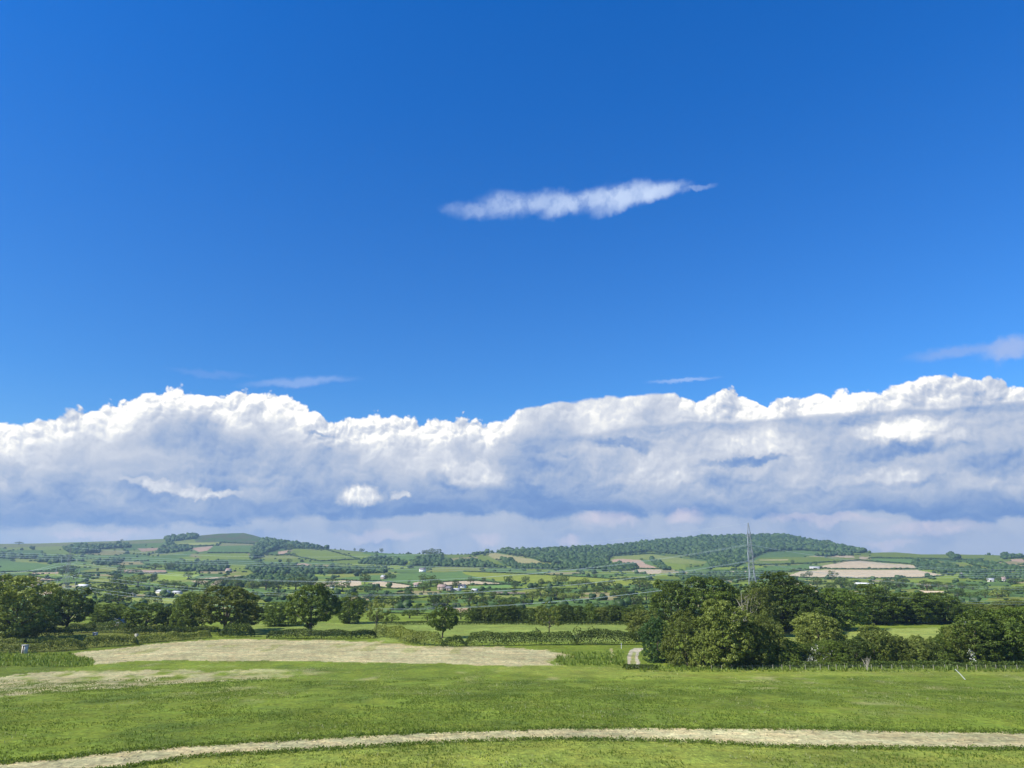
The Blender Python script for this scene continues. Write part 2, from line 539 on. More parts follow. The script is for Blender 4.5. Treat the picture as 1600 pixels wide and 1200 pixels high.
paint([(720, 893), (800, 894), (866, 898), (964, 905), (1070, 909), (1000, 914), (880, 909), (826, 911), (790, 908), (760, 904), (728, 898)], GRASS * 1.2 + [.03, .01, 0])
paint([(730, 916), (798, 914), (798, 918), (736, 921)], MID * 1.9)
paint([(954, 870), (1017, 865.5), (1064, 872), (1106, 878), (1100, 881), (1064, 881), (1025, 877), (1005, 874), (960, 873)], LIME * .85)
paint([(1014, 876), (1070, 882), (1072, 890), (1048, 890)], GRASS * 1.15)
paint([(739, 877), (752, 868), (774, 874), (790, 885), (765, 885)], GRASS)
paint([(1170, 880), (1186, 866), (1230, 862), (1278, 861), (1284, 866), (1250, 871), (1185, 873)], MID * 1.2)
paint([(1185, 872), (1240, 870), (1330, 873), (1310, 878), (1240, 881), (1180, 883)], GRASS * .95)
paint([(1180, 888), (1260, 882), (1275, 884), (1240, 893), (1190, 893)], MID * 1.3)
paint([(1365, 872), (1440, 872), (1440, 882), (1380, 879), (1356, 876)], MID * 1.5)
paint([(1360, 863), (1400, 863), (1600, 869), (1600, 873), (1454, 872), (1360, 869)], GRASS * .95)
paint([(1454, 875), (1535, 885), (1554, 891), (1527, 893), (1486, 885)], GRASS_Y * .85)
paint([(1185, 874.5), (1232, 873.5), (1230, 876), (1188, 876)], PALE)
tans = [
    ([(0, 906), (4, 903), (20, 901), (50, 901), (92, 907), (60, 908), (48, 906), (15, 909), (0, 911)], PTAN * .85),
    ([(45, 921), (65, 921.5), (92, 924), (70, 930), (55, 928)], TAN * .95), ([(49, 895), (91, 894), (91, 896), (50, 897)], PTAN),
    ([(298, 905), (375, 899), (378, 901), (331, 906)], TAN * .9), ([(298, 907), (326, 907), (320, 914), (305, 911)], TAN * .9),
    ([(328, 914), (341, 905.5), (378, 902.5), (380, 904.5), (338, 915)], TAN * .9), ([(398, 900), (419, 900.5), (399, 904)], TAN),
    ([(435, 862), (449, 860), (448, 866), (435, 867)], PTAN), ([(456, 882), (475, 880), (498, 886), (472, 887)], PTAN * .9), ([(490, 911), (500, 910), (500, 917), (493, 917)], TAN),
    ([(491, 911), (537, 907), (563, 906), (565, 914), (545, 917), (496, 917)], TAN), ([(576, 911), (594, 908), (642, 914), (642, 918), (620, 919.5), (584, 914)], TAN),
    ([(647, 910), (659, 909), (659, 913), (645, 912)], TAN), ([(688, 909), (730, 907), (745, 908), (789, 912), (735, 913), (700, 914), (686, 913)], TAN),
    ([(769, 924), (827, 926), (822, 928), (774, 927)], MAUVE), ([(690, 950), (735, 950), (733, 955), (690, 955)], PTAN),
    ([(761, 866), (774, 864), (801, 869), (834, 874), (847, 878.5), (834, 881), (796, 881), (782, 876), (769, 872)], PALE),
    ([(954, 875), (968, 873), (1001, 875), (1009, 881), (1030, 888), (970, 888)], PTAN * 1.05), ([(985, 889.5), (1033, 890), (1033, 896), (1015, 897), (990, 893)], TAN * .95),
    ([(1106, 900), (1131, 892), (1166, 892), (1165, 896), (1150, 899), (1122, 900)], TAN), ([(1258, 870), (1286, 868), (1331, 868), (1336, 872), (1294, 870)], TAN * .85), ([(1342, 870), (1360, 870), (1354, 873.5), (1344, 873.5)], TAN * .8),
    ([(1278, 885), (1320, 878), (1344, 876.5), (1383, 880), (1427, 883), (1432, 887.8), (1294, 888.6)], TAN * 1.05), ([(1230, 900), (1250, 893), (1294, 890), (1432, 890.5), (1457, 895), (1473, 899), (1438, 902), (1340, 903), (1290, 903), (1255, 901), (1240, 902)], TAN * 1.05),
    ([(1247, 906), (1274, 909), (1264, 912)], TAN * .8), ([(1580, 874), (1600, 873), (1600, 878), (1580, 877)], PTAN),
    ([(1434, 922), (1476, 924), (1476, 926), (1436, 926)], TAN * 1.3)]
for k, (poly, c) in enumerate(tans):
    paint(poly, c, 0.7, 3, seed=k, var=.07)
# meadows just beyond the near hedges
paint([(180, 955), (1010, 958), (1010, 976), (390, 976), (180, 980)], GRASS * 1.1)
paint([(390, 974.5), (560, 972.5), (1000, 974), (1040, 990), (1010, 1003), (600, 1003), (560, 990), (380, 994)], LIME * .78 + [0, .02, 0])
paint([(1160, 985), (1330, 983), (1500, 980), (1600, 985), (1600, 1010), (1160, 1010)], LIME * 1.0)
# left margin with rough grass
paint([(-60, 970), (330, 978), (330, 996), (200, 1006), (110, 1018), (0, 1024), (-60, 1028)], GRASS_Y * .62)
paint([(-80, 1021), (100, 1018), (200, 1006), (325, 996), (320, 1000), (230, 1008), (112, 1021), (150, 1034), (140, 1040), (100, 1046), (0, 1056), (-80, 1062)], GRASS * .8)
# the pale stubble fields in front
stub_w = np.zeros(XG.shape)
poly_st = [(112, 1022), (150, 1016), (230, 1008), (310, 1000.5), (350, 999), (500, 1000), (575, 1003.5), (650, 1009), (800, 1011.5), (860, 1018), (888, 1023), (862, 1029), (850, 1034), (868, 1040), (800, 1040.5), (700, 1037), (560, 1034.5), (400, 1032.5), (250, 1032), (190, 1034), (145, 1039), (150, 1033), (130, 1028)]
mo = inpoly(PXG + jx * 5, PYG + jy * 3.5, [(x + (6 if x < 500 else 12), y) for x, y in poly_st]) & (vnoise(XG / 2, YG / 5, 67, 3) > .42)
col[mo] = col[mo] * .5 + STUB * .5
ms = paint(poly_st, STUB, 1.0, 1, var=.1)
gr = ms & (vnoise(XG / 5, YG / 18, 61, 3) > .60) & (inpoly(PXG, PYG, [(140, 1010), (700, 1004), (800, 1022), (400, 1018), (150, 1024)]))
col[gr] = col[gr] * .55 + GRASS_Y * .45
streak_n = vnoise((XG * .35 + YG * .1) / 1.2, (YG * 1.0 - XG * .25) / 9, 71, 3)
poly_s2 = [(-80, 1066), (0, 1056), (100, 1049), (200, 1048), (330, 1047), (450, 1046), (560, 1050), (440, 1058), (330, 1064), (200, 1074), (100, 1082), (0, 1089), (-80, 1094)]
m2_ = inpoly(PXG + jx * 5, PYG + jy * 3, poly_s2)
wgt = np.clip((streak_n - .26) * 3.4, 0, 1) * m2_ * np.clip((620 - PXG) / 330, 0, 1)
col = col * (1 - wgt[..., None] * .92) + STUB * 1.0 * wgt[..., None] * .92
kind = np.maximum(kind, wgt * .7)
# scattered worn, pale and dark patches in the big meadow
near = (PYG > 1036) & (YG > 60) & (obj_id == 0)
pn = vnoise(XG / 9, YG / 14, 81, 4)
pn2 = vnoise(XG / 3.5, YG / 5, 85, 3)
wy = np.clip((pn - .60) * 5, 0, 1) * np.clip((pn2 - .4) * 3, 0, 1) * near * np.clip((YG - 110) / 40, 0, 1)
col = col * (1 - .55 * wy[..., None]) + (STUB * .8 + GRASS_Y * .2) * .55 * wy[..., None]
wd = np.clip((.40 - pn) * 5, 0, 1) * near
col = col * (1 - .5 * wd[..., None]) + GRASS_D * .5 * wd[..., None]
wyel = inpoly(JX, JY, [(800, 1040), (870, 1040), (1030, 1046), (1700, 1045), (1700, 1056), (1300, 1056), (1000, 1062), (850, 1056), (760, 1046)])
col[wyel] = col[wyel] * .5 + GRASS_Y * .55
bot = inpoly(JX, JY + 0, [(190, 1200), (300, 1183), (700, 1160), (860, 1155), (1600, 1171), (1800, 1175), (1800, 1400), (-200, 1400), (-200, 1240)])
col[bot] = col[bot] * .35 + GRASS_Y * .75 * (0.8 + .4 * pn2[bot][..., None])
tr_top = [(-200, 1214), (0, 1192), (100, 1184), (200, 1173), (300, 1165), (420, 1158), (560, 1150), (700, 1143), (860, 1138), (1000, 1137), (1150, 1138), (1300, 1139), (1400, 1142), (1600, 1144), (1850, 1148)]
tr_bot = [(-200, 1248), (60, 1212), (190, 1200), (300, 1183), (420, 1176), (560, 1168), (700, 1160), (860, 1155), (1000, 1157), (1100, 1160), (1200, 1166), (1300, 1169), (1600, 1171), (1850, 1175)]
paint(tr_top + tr_bot[::-1], STUB * 1.05, 1.0, 2, var=.12)
# gravel farm track with two ruts, and the worn path beside it
paint([(981, 1040), (980, 1026), (984, 1016), (992, 1012.5), (1010, 1012.5), (1004, 1015), (998, 1020), (997, 1028), (1001, 1038), (1006, 1041), (1000, 1043), (988, 1042)], TRACK, 1.0, 4, jit=False)
mm_ = inpoly(PXG, PYG, [(985.5, 1041), (985.8, 1026), (989.5, 1018.5), (993.5, 1019.5), (992, 1028), (995, 1041)])
col[mm_] = GRASS * .7 + STUB * .4; kind[mm_] = .3
paint([(953, 1035), (954, 1022), (953, 1014), (957, 1014), (960, 1022), (961, 1034)], STUB * .6 + GRASS * .4, .5, jit=False)
col = col * (1 - .16 * np.clip((YG - 1500) / 1200, 0, 1))[..., None]
col = np.clip(col, 0.01, 0.75)

GROUND_MAT = bpy.data.materials.new('ground')
GROUND_MAT.use_nodes = True
g = NT(GROUND_MAT.node_tree)
at_ = g.n('ShaderNodeAttribute', attribute_name='cover')
kn = g.n('ShaderNodeAttribute', attribute_name='soil')
geo = g.n('ShaderNodeNewGeometry')
pos = E(g, geo.outputs['Position'])
n1 = g.noise(pos, 0.09, 5.0, 0.62)
n2 = g.noise(pos, 0.8, 5.0, 0.65)
n3 = g.noise(g.vm('MULTIPLY', pos, (1.0, 0.35, 1.0)), 3.2, 4.0, 0.7)
f = (g.mr(n1, .3, .7, 0.74, 1.28, smooth=False)) * (g.mr(n2, .28, .72, 0.66, 1.36, smooth=False)) * g.mr(n3, .25, .75, 0.62, 1.4, smooth=False)
c0 = g.vm('MULTIPLY', E(g, at_.outputs['Color']), g.comb(f, f, f))
hue = g.mixc(g.mr(g.noise(pos, 0.25, 4.0, 0.6), .35, .7, 0.0, 0.5), c0, g.vm('MULTIPLY', c0, (1.35, 1.05, 1.0)))
# drill rows and stones on bare ground
rows = g.m('SINE', g.vm('DOT_PRODUCT', pos, (2.2, 0.55, 0.0), out=1) + g.noise(pos, 0.15, 2.0) * 9.0)
soil = g.mixc(g.mr(rows, -1.0, 1.0, 0.0, .28) * g.mr(n2, .3, .6), hue, g.vm('MULTIPLY', hue, (.68, .74, .66)))
band = g.noise(g.vm('MULTIPLY', pos, (.10, .55, 1.0)), .7, 4.0, 0.65)
soil = g.vm('MULTIPLY', soil, g.comb(g.mr(band, .3, .7, .72, 1.2, smooth=False), g.mr(band, .3, .7, .78, 1.18, smooth=False), g.mr(band, .3, .7, .72, 1.2, smooth=False)))
stones = g.voro(pos, 1.7, 0.0, feat='F1', dim='3D', out='Color')
ssep = g.n('ShaderNodeSeparateColor'); g.put(ssep.inputs[0], stones)
soil = g.vm('MULTIPLY', soil, g.comb(*(g.mr(E(g, ssep.outputs[0]), 0, 1, .82, 1.16, smooth=False),) * 3))
cc = g.mixc(E(g, kn.outputs['Fac']), hue, soil)
bsdf = g.n('ShaderNodeBsdfPrincipled')
g.put(bsdf.inputs['Base Color'], cc)
bsdf.inputs['Roughness'].default_value = 0.95
bsdf.inputs['Specular IOR Level'].default_value = 0.1
bmp = g.n('ShaderNodeBump')
bmp.inputs['Strength'].default_value = 0.9
bmp.inputs['Distance'].default_value = 0.35
g.put(bmp.inputs['Height'], n2 + n3 * .6)
g.put(bsdf.inputs['Normal'], bmp.outputs[0])
go = g.n('ShaderNodeOutputMaterial')
g.t.links.new(bsdf.outputs[0], go.inputs[0])


def make_mesh(name, verts, faces, mat=None, smooth=False, colors=None, attrs=None):
    """verts (n,3); faces (m,k) all with the same corner count"""
    me = bpy.data.meshes.new(name)
    verts = np.asarray(verts, np.float32); faces = np.asarray(faces, np.int32)
    me.vertices.add(len(verts)); me.vertices.foreach_set('co', verts.ravel())
    k = faces.shape[1]
    me.loops.add(faces.size); me.loops.foreach_set('vertex_index', faces.ravel())
    me.polygons.add(len(faces))
    me.polygons.foreach_set('loop_start', np.arange(len(faces), dtype=np.int32) * k)
    me.polygons.foreach_set('loop_total', np.full(len(faces), k, np.int32))
    if smooth:
        me.polygons.foreach_set('use_smooth', np.ones(len(faces), bool))
    if colors is not None:
        ca = me.color_attributes.new('cover', 'FLOAT_COLOR', 'POINT')
        ca.data.foreach_set('color', np.concatenate([colors, np.ones((len(colors), 1))], 1).astype(np.float32).ravel())
    for an, av in (attrs or {}).items():
        aa = me.attributes.new(an, 'FLOAT', 'POINT')
        aa.data.foreach_set('value', av.astype(np.float32))
    me.update(calc_edges=True)
    if mat:
        me.materials.append(mat)
    return me


def link(name, me, parent=None, loc=None, label=None, cat=None, group=None, kind_=None):
    o = bpy.data.objects.new(name, me)
    C.objects.link(o)
    if loc is not None:
        o.location = loc
    if parent:
        o.parent = parent
    if label: o['label'] = label
    if cat: o['category'] = cat
    if group: o['group'] = group
    if kind_: o['kind'] = kind_
    return o


V3 = np.stack([XG, YG, ZG], -1).reshape(-1, 3)
idx = np.arange(nr * nc).reshape(nr, nc)
Q = np.stack([idx[:-1, :-1], idx[:-1, 1:], idx[1:, 1:], idx[1:, :-1]], -1).reshape(-1, 4)
oid = obj_id[:-1, :-1].ravel()
Yq = YG[:-1, :-1].ravel()
oid = np.where((oid == 0) & (Yq > 2300), 5, oid)
oid = np.where((oid == 0) & (Yq > 430), 6, oid)
names = {0: 'field', 1: 'stubble_field', 2: 'bare_soil_strip', 3: 'ploughed_fields', 4: 'farm_track', 5: 'hills', 6: 'valley'}
cf, kf = col.reshape(-1, 3), kind.ravel()
for k, nm in names.items():
    q = Q[oid == k]
    u, inv = np.unique(q, return_inverse=True)
    inv = inv.reshape(q.shape)
    o = link(nm, make_mesh(nm, V3[u], inv, GROUND_MAT, True, cf[u], {'soil': kf[u]}), kind_='structure')
# the ground under and behind the camera
bx = np.concatenate([[-5000, -2000, -800], np.linspace(-200, 200, 21), [800, 2000, 5000]])
by = np.array([-1500., -600., -200, -100, -50, -25, -10, -3, 0, 1.5])
BX, BY = np.meshgrid(bx, by)
BZ = np.where(BY < 1.4, height(BX, np.minimum(BY, .9)), H - 1.88)
bi = np.arange(BX.size).reshape(BX.shape)
bq = np.stack([bi[:-1, :-1], bi[:-1, 1:], bi[1:, 1:], bi[1:, :-1]], -1).reshape(-1, 4)
link('ground', make_mesh('ground', np.stack([BX, BY, BZ], -1).reshape(-1, 3), bq, GROUND_MAT, True, np.tile(GRASS, (BX.size, 1)), {'soil': np.zeros(BX.size)}), kind_='structure')


# ------------------------------------------------------------------ foliage, bark and other materials
def simple(name, c, rough=0.8, spec=0.2, metal=0.0, var=0.25, scale=3.0, bump=0.0):
    mt = bpy.data.materials.new(name); mt.use_nodes = True
    q = NT(mt.node_tree)
    ge = q.n('ShaderNodeNewGeometry')
    nz = q.noise(E(q, ge.outputs['Position']), scale, 4.0, 0.6)
    ff = q.mr(nz, .3, .7, 1 - var, 1 + var, smooth=False)
    b = q.n('ShaderNodeBsdfPrincipled')
    q.put(b.inputs['Base Color'], q.vm('MULTIPLY', tuple(c), q.comb(ff, ff, ff)))
    b.inputs['Roughness'].default_value = rough
    b.inputs['Specular IOR Level'].default_value = spec
    b.inputs['Metallic'].default_value = metal
    if bump:
        bm_ = q.n('ShaderNodeBump'); bm_.inputs['Strength'].default_value = bump
        q.put(bm_.inputs['Height'], nz); q.put(b.inputs['Normal'], bm_.outputs[0])
    o_ = q.n('ShaderNodeOutputMaterial')
    q.t.links.new(b.outputs[0], o_.inputs[0])
    return mt


def leafmat(name, c, c2, scale=1.0, transl=0.28, rand=0.22):
    mt = bpy.data.materials.new(name); mt.use_nodes = True
    q = NT(mt.node_tree)
    ge = q.n('ShaderNodeNewGeometry')
    p_ = E(q, ge.outputs['Position'])
    oi = q.n('ShaderNodeObjectInfo')
    a = q.noise(p_, 0.06 * scale, 2.0, 0.5)
    b_ = q.noise(p_, 0.55 * scale, 3.0, 0.6)
    rnd = q.m('FRACT', E(q, ge.outputs['Random Per Island']) * 7.31)
    k = q.mr(a, .38, .62, 0, .5, smooth=False) + q.mr(b_, .35, .65, -.15, .35, smooth=False) + rnd * .3
    base_ = q.mixc(k, tuple(c), tuple(c2))
    f_ = q.mr(E(q, oi.outputs['Random']), 0, 1, 1 - rand, 1 + rand, smooth=False) * q.mr(rnd, 0, 1, .75, 1.25, smooth=False)
    base_ = q.vm('MULTIPLY', base_, q.comb(f_, f_, f_))
    d = q.n('ShaderNodeBsdfDiffuse'); q.put(d.inputs[0], base_)
    tr = q.n('ShaderNodeBsdfTranslucent'); q.put(tr.inputs[0], q.vm('MULTIPLY', base_, (1.3, 1.25, .5)))
    gl = q.n('ShaderNodeBsdfGlossy'); gl.inputs['Roughness'].default_value = .5
    q.put(gl.inputs[0], (.5, .5, .5, 1))
    m1 = q.n('ShaderNodeMixShader'); m1.inputs[0].default_value = transl
    q.t.links.new(d.outputs[0], m1.inputs[1]); q.t.links.new(tr.outputs[0], m1.inputs[2])
    m2 = q.n('ShaderNodeMixShader'); m2.inputs[0].default_value = .03
    q.t.links.new(m1.outputs[0], m2.inputs[1]); q.t.links.new(gl.outputs[0], m2.inputs[2])
    o_ = q.n('ShaderNodeOutputMaterial')
    q.t.links.new(m2.outputs[0], o_.inputs[0])
    return mt


M = {
    'dark': leafmat('dark_foliage', (.058, .096, .012), (.130, .175, .018)),
    'mid': leafmat('green_foliage', (.085, .135, .018), (.155, .210, .028)),
    'light': leafmat('pale_foliage', (.150, .190, .034), (.260, .300, .060)),
    'olive': leafmat('olive_foliage', (.110, .145, .022), (.200, .230, .040)),
    'blue': leafmat('blue_green_foliage', (.045, .095, .022), (.090, .165, .034)),
    'white': leafmat('may_blossom', (.42, .42, .34), (.62, .62, .52), transl=.1),
    'hedge': leafmat('hedge_foliage', (.055, .088, .013), (.105, .145, .022)),
    'rough': leafmat('bramble_foliage', (.145, .180, .030), (.27, .30, .065)),
    'farm': leafmat('distant_foliage', (.024, .054, .016), (.062, .100, .024), scale=.35, transl=.1),
    'bark': simple('bark', (.10, .085, .06), .95, .05, bump=.5, scale=6),
    'dead': simple('dead_wood', (.42, .38, .30), .9, .1, scale=5),
    'steel': simple('galvanised_steel', (.27, .30, .31), .55, .4, .2, scale=2),
    'wire': simple('conductor', (.58, .68, .68), .5, .5, .3, var=.05),
    'glass_ins': simple('insulator', (.45, .50, .52), .35, .6, 0, scale=4),
    'white_paint': simple('white_paint', (.76, .75, .72), .8, .2, scale=1.5, var=.1),
    'render_wall': simple('cream_render', (.62, .58, .50), .9, .1, scale=.7, var=.12),
    'stone_wall': simple('stone_wall', (.34, .28, .22), .95, .1, scale=1.5),
    'slate': simple('slate_roof', (.17, .155, .16), .8, .2, scale=1.0),
    'tile': simple('clay_tile_roof', (.33, .24, .20), .9, .1, scale=1.0),
    'sheet': simple('grey_sheet_roof', (.46, .46, .45), .6, .3, .0, scale=.5, var=.12),
    'pane': simple('window_glass', (.04, .05, .06), .15, .8),
    'post': simple('weathered_post', (.34, .32, .24), .9, .1, scale=5),
    'darkwood': simple('dark_boards', (.045, .04, .032), .9, .1, scale=3),
    'moss': simple('heather', (.09, .07, .05), .95, .05, scale=.1),
}


def unit(v):
    return v / np.maximum(np.linalg.norm(v, axis=-1, keepdims=True), 1e-9)


def quads(posn, nrm, size, rg, aspect=0.75):
    """a leaf clump quad at each position"""
    n = len(posn)
    a = unit(np.cross(nrm, rg.normal(size=(n, 3))))
    b = np.cross(nrm, a)
    s1 = (size * rg.uniform(.6, 1.3, n))[:, None]
    s2 = s1 * aspect * rg.uniform(.7, 1.2, n)[:, None]
    bend = nrm * s1 * rg.uniform(-.35, .35, n)[:, None]
    vs = np.stack([posn - a * s1 * .5, posn - b * s2 * .5 + bend, posn + a * s1 * .5, posn + b * s2 * .5 + bend], 1)
    return vs.reshape(-1, 3), np.arange(4 * n).reshape(n, 4)


def crown(seed, n_leaf, leaf, lobes=16, centre=.60, rxy=.36, rz=.30, lobe_r=(.12, .22), low=-.6, gap=0.0, inner=.12, sub=16, subr=1.0):
    rg = np.random.default_rng(seed)
    d = unit(rg.normal(size=(lobes * 6, 3)))
    d = d[d[:, 2] > low][:lobes]
    # spread the lobes
    for _ in range(12):
        diff = d[:, None] - d[None]
        dist = np.linalg.norm(diff, axis=-1) + np.eye(len(d))
        d = unit(d + .03 * (diff / dist[..., None]**3).sum(1)); d[:, 2] = np.maximum(d[:, 2], low)
    d = unit(d)
    rad = rg.uniform(*lobe_r, len(d))
    ctr = d * np.array([rxy, rxy, rz]) * rg.uniform(.72, 1.1, (len(d), 1)) + [0, 0, centre]
    ctr = np.vstack([ctr, [0, 0, centre]]); rad = np.append(rad, min(rxy, rz) * .85)
    p = rad**2 * np.append(np.ones(len(d)), inner * 3); p /= p.sum()
    nsub = int(lobes * sub)
    li = rg.choice(len(rad), nsub, p=p)
    dr = unit(rg.normal(size=(nsub, 3)))
    out = unit(ctr[li] - [0, 0, centre] + 1e-4)
    dr = unit(dr + out * .6 + [0, 0, .1])
    rr = rad[li] * (1 - rg.random(nsub)**2 * .30) * (1 + .10 * rg.normal(size=nsub))
    sc_ = ctr[li] + dr * rr[:, None] * [1, 1, .85]
    sr_ = rg.uniform(.030, .062, nsub) * subr
    si = rg.choice(nsub, n_leaf, p=sr_**2 / (sr_**2).sum())
    d2 = unit(rg.normal(size=(n_leaf, 3)) + dr[si] * .5 + [0, 0, .25])
    ps = sc_[si] + d2 * (sr_[si] * (1 - rg.random(n_leaf)**2 * .5))[:, None] * [1, 1, .7]
    nm = unit(d2 + .45 * rg.normal(size=(n_leaf, 3)))
    if gap:
        keep = vnoise(ps[:, 0] * 7 + ps[:, 2] * 4, ps[:, 1] * 7 + ps[:, 2] * 5, seed, 2) > gap
        ps, nm = ps[keep], nm[keep]
    ps[:, 2] = np.maximum(ps[:, 2], .01)
    vs, fs = quads(ps, nm, leaf, rg)
    mx = np.percentile(np.abs(ps[:, :2]), 99.3); top = np.percentile(ps[:, 2], 99.7)
    vs[:, :2] *= .5 / mx; vs[:, 2] *= 1 / top
    ctr = ctr * [.5 / mx, .5 / mx, 1 / top]
    return vs, fs, ctr


def tube(pts, rad, sides=7):
    pts = np.asarray(pts, float); n = len(pts)
    vs, fs = [], []
    tang = np.gradient(pts, axis=0)
    for i in range(n):
        tg = tang[i] / (np.linalg.norm(tang[i]) + 1e-9)
        up = np.array([1.0, 0, 0]) if abs(tg[2]) > .8 else np.array([0, 0, 1.0])
        a = np.cross(tg, up); a /= np.linalg.norm(a); b = np.cross(tg, a)
        for k in range(sides):
            th = 2 * math.pi * k / sides
            vs.append(pts[i] + (a * math.cos(th) + b * math.sin(th)) * rad[i])
    for i in range(n - 1):
        for k in range(sides):
            k2 = (k + 1) % sides
            fs.append([i * sides + k, i * sides + k2, (i + 1) * sides + k2, (i + 1) * sides + k])
    return np.array(vs), np.array(fs)


def join(parts):
    vs, fs, n = [], [], 0
    for v, f_ in parts:
        vs.append(v); fs.append(np.asarray(f_) + n); n += len(v)
    return np.concatenate(vs), np.concatenate(fs)


def trunk(seed, ctr, thick=.03, base_h=.32):
    rg = np.random.default_rng(seed)
    k = rg.uniform(-.02, .02, 2)
    ps = [tube([[0, 0, -.06], [k[0] * .3, k[1] * .3, base_h * .4], [k[0], k[1], base_h], [0, 0, .62]], [thick * 1.5, thick, thick * .85, thick * .35], 8)]
    for c in ctr[:9]:
        s0 = np.array([k[0], k[1], base_h * rg.uniform(.8, 1.2)])
        mid_ = (s0 + c) / 2 + [0, 0, -.03]
        ps.append(tube([s0, mid_, c], [thick * .5, thick * .32, thick * .12], 5))
    return join(ps)


PROTO = {}


def proto(key, seed, n, leaf, tk=.028, bh=.3, **kw):
    vs, fs, ctr = crown(seed, n, leaf, **kw)
    tv, tf = trunk(seed, ctr, tk, bh)
    PROTO[key] = (vs, fs, tv, tf)


proto('oak0', 11, 13000, .030, lobes=22, centre=.56, rxy=.36, rz=.30, lobe_r=(.09, .17), low=-.7, bh=.2)
proto('oak1', 12, 13000, .030, lobes=24, centre=.54, rxy=.38, rz=.31, lobe_r=(.08, .16), low=-.75, bh=.2)
proto('oak2', 13, 13000, .030, lobes=20, centre=.56, rxy=.34, rz=.32, lobe_r=(.10, .18), low=-.7, bh=.2)
proto('full0', 21, 20000, .027, lobes=28, centre=.48, rxy=.34, rz=.40, sub=26, inner=.3, lobe_r=(.11, .19), low=-.9, bh=.2)
proto('full1', 22, 20000, .027, lobes=26, centre=.46, rxy=.34, rz=.40, sub=26, inner=.3, lobe_r=(.12, .20), low=-.9, bh=.2)
proto('bush0', 31, 22000, .026, lobes=30, centre=.40, rxy=.34, rz=.42, lobe_r=(.13, .22), low=-.9, bh=.1, sub=34, subr=.9, inner=.3)
proto('bush1', 32, 22000, .026, lobes=26, centre=.38, rxy=.36, rz=.44, lobe_r=(.13, .23), low=-.9, bh=.1, sub=36, subr=.9, inner=.3)
proto('thin0', 41, 5200, .034, lobes=18, centre=.62, rxy=.33, rz=.28, lobe_r=(.08, .16), low=-.6, gap=.30, tk=.02, sub=9)
proto('midA', 51, 1500, .062, lobes=14, centre=.56, rxy=.35, rz=.30, lobe_r=(.13, .22), low=-.5, tk=.035)
proto('midB', 52, 1500, .062, lobes=12, centre=.54, rxy=.35, rz=.32, lobe_r=(.14, .24), low=-.7, tk=.035)
proto('midC', 53, 1500, .062, lobes=16, centre=.50, rxy=.36, rz=.34, lobe_r=(.12, .2), low=-.8, tk=.035)
proto('midD', 54, 1500, .062, lobes=12, centre=.56, rxy=.38, rz=.28, lobe_r=(.12, .2), low=-.5, tk=.04)
MESH = {}


def crown_mesh(key, mat):
    k = (key, mat)
    if k not in MESH:
        vs, fs, tv, tf = PROTO[key]
        MESH[k] = make_mesh('crown', vs, fs, M[mat])
    return MESH[k]


def trunk_mesh(key):
    if key not in MESH:
        vs, fs, tv, tf = PROTO[key]
        MESH[key] = make_mesh('trunk', tv, tf, M['bark'], True)
    return MESH[key]


def whole_mesh(key, mat):
    k = (key, mat, 'whole')
    if k not in MESH:
        vs, fs, tv, tf = PROTO[key]
        v, f_ = join([(vs, fs), (tv, tf)])
        me = make_mesh('tree', v, f_, M[mat])
        me.materials.append(M['bark'])
        mi = np.zeros(len(f_), np.int32); mi[len(fs):] = 1
        me.polygons.foreach_set('material_index', mi)
        MESH[k] = me
    return MESH[k]


NAMES = {'oak': 'oak_tree', 'ful': 'broadleaf_tree', 'bus': 'bush', 'thi': 'young_tree'}


def near_tree(px, base, top, wd, key, mat, label, group=None, cat='tree', name=None, rz=None, Y=None):
    X, Yd, Z = at(px, base)
    if Y:
        X = X * Y / Yd; Yd = Y; Z = float(height(X, Yd))
    hh = (base - top) * Yd / F * 1.02
    if Y:
        _, pyb = project(X, Yd, Z); hh = (pyb - top) * Yd / F * 1.02
    ww = wd * Yd / F
    nm = name or NAMES[key[:3]]
    e = link(nm, None, loc=(X, Yd, Z - .1), label=label, cat=cat, group=group)
    e.rotation_euler = (0, 0, rz if rz is not None else random.uniform(0, 6.28))
    e.scale = (ww, ww, hh)
    link('crown', crown_mesh(key, mat), e)
    link('trunk', trunk_mesh(key), e)
    return e


# ------------------------------------------------------------------ nearer trees and bushes
GL = 'big trees along the left field edge'
GC = 'trees and bushes of the copse on the right'
GB = 'bushes of the scrub belt on the right'
T = near_tree
T(20, 1001, 909, 112, 'full0', 'light', 'tall yellow-green ash tree cut off by the left edge of the photo', GL)
T(68, 987, 934, 52, 'full1', 'dark', 'dark tree squeezed between the yellow-green ash and the round dark oak', GL)
T(103, 985, 927, 74, 'oak1', 'dark', 'round dark oak in front of the left lattice pylon', GL)
T(42, 999, 966, 30, 'bush0', 'light', 'small bright sapling at the foot of the yellow-green ash', GL, 'sapling', 'sapling')
T(165, 975, 946, 62, 'full0', 'mid', 'soft grey-green willow behind the small hut with dark boards', GL)
T(193, 980, 955, 40, 'bush1', 'mid', 'low green bush beside the pale gable roof', GL, 'bush')
T(228, 985, 947, 74, 'oak0', 'dark', 'wide dark low-crowned tree just right of the pale gable roof', GL)
T(262, 984, 952, 40, 'full1', 'dark', 'dark tree filling the gap left of the olive-green tree', GL)
T(296, 987, 933, 58, 'full0', 'mid', 'upright olive-green tree touching the left side of the widest oak', GL)
T(352, 991, 923, 104, 'oak0', 'olive', 'widest spreading oak over the left tip of the pale stubble field', GL, rz=1.0)
T(388, 985, 945, 44, 'oak2', 'dark', 'dark right-hand neighbour partly behind the widest spreading oak', GL)
T(436, 978, 944, 56, 'bush0', 'mid', 'rounded mid-green tree against the left side of the free-standing dark oak', GL, 'tree', 'broadleaf_tree')
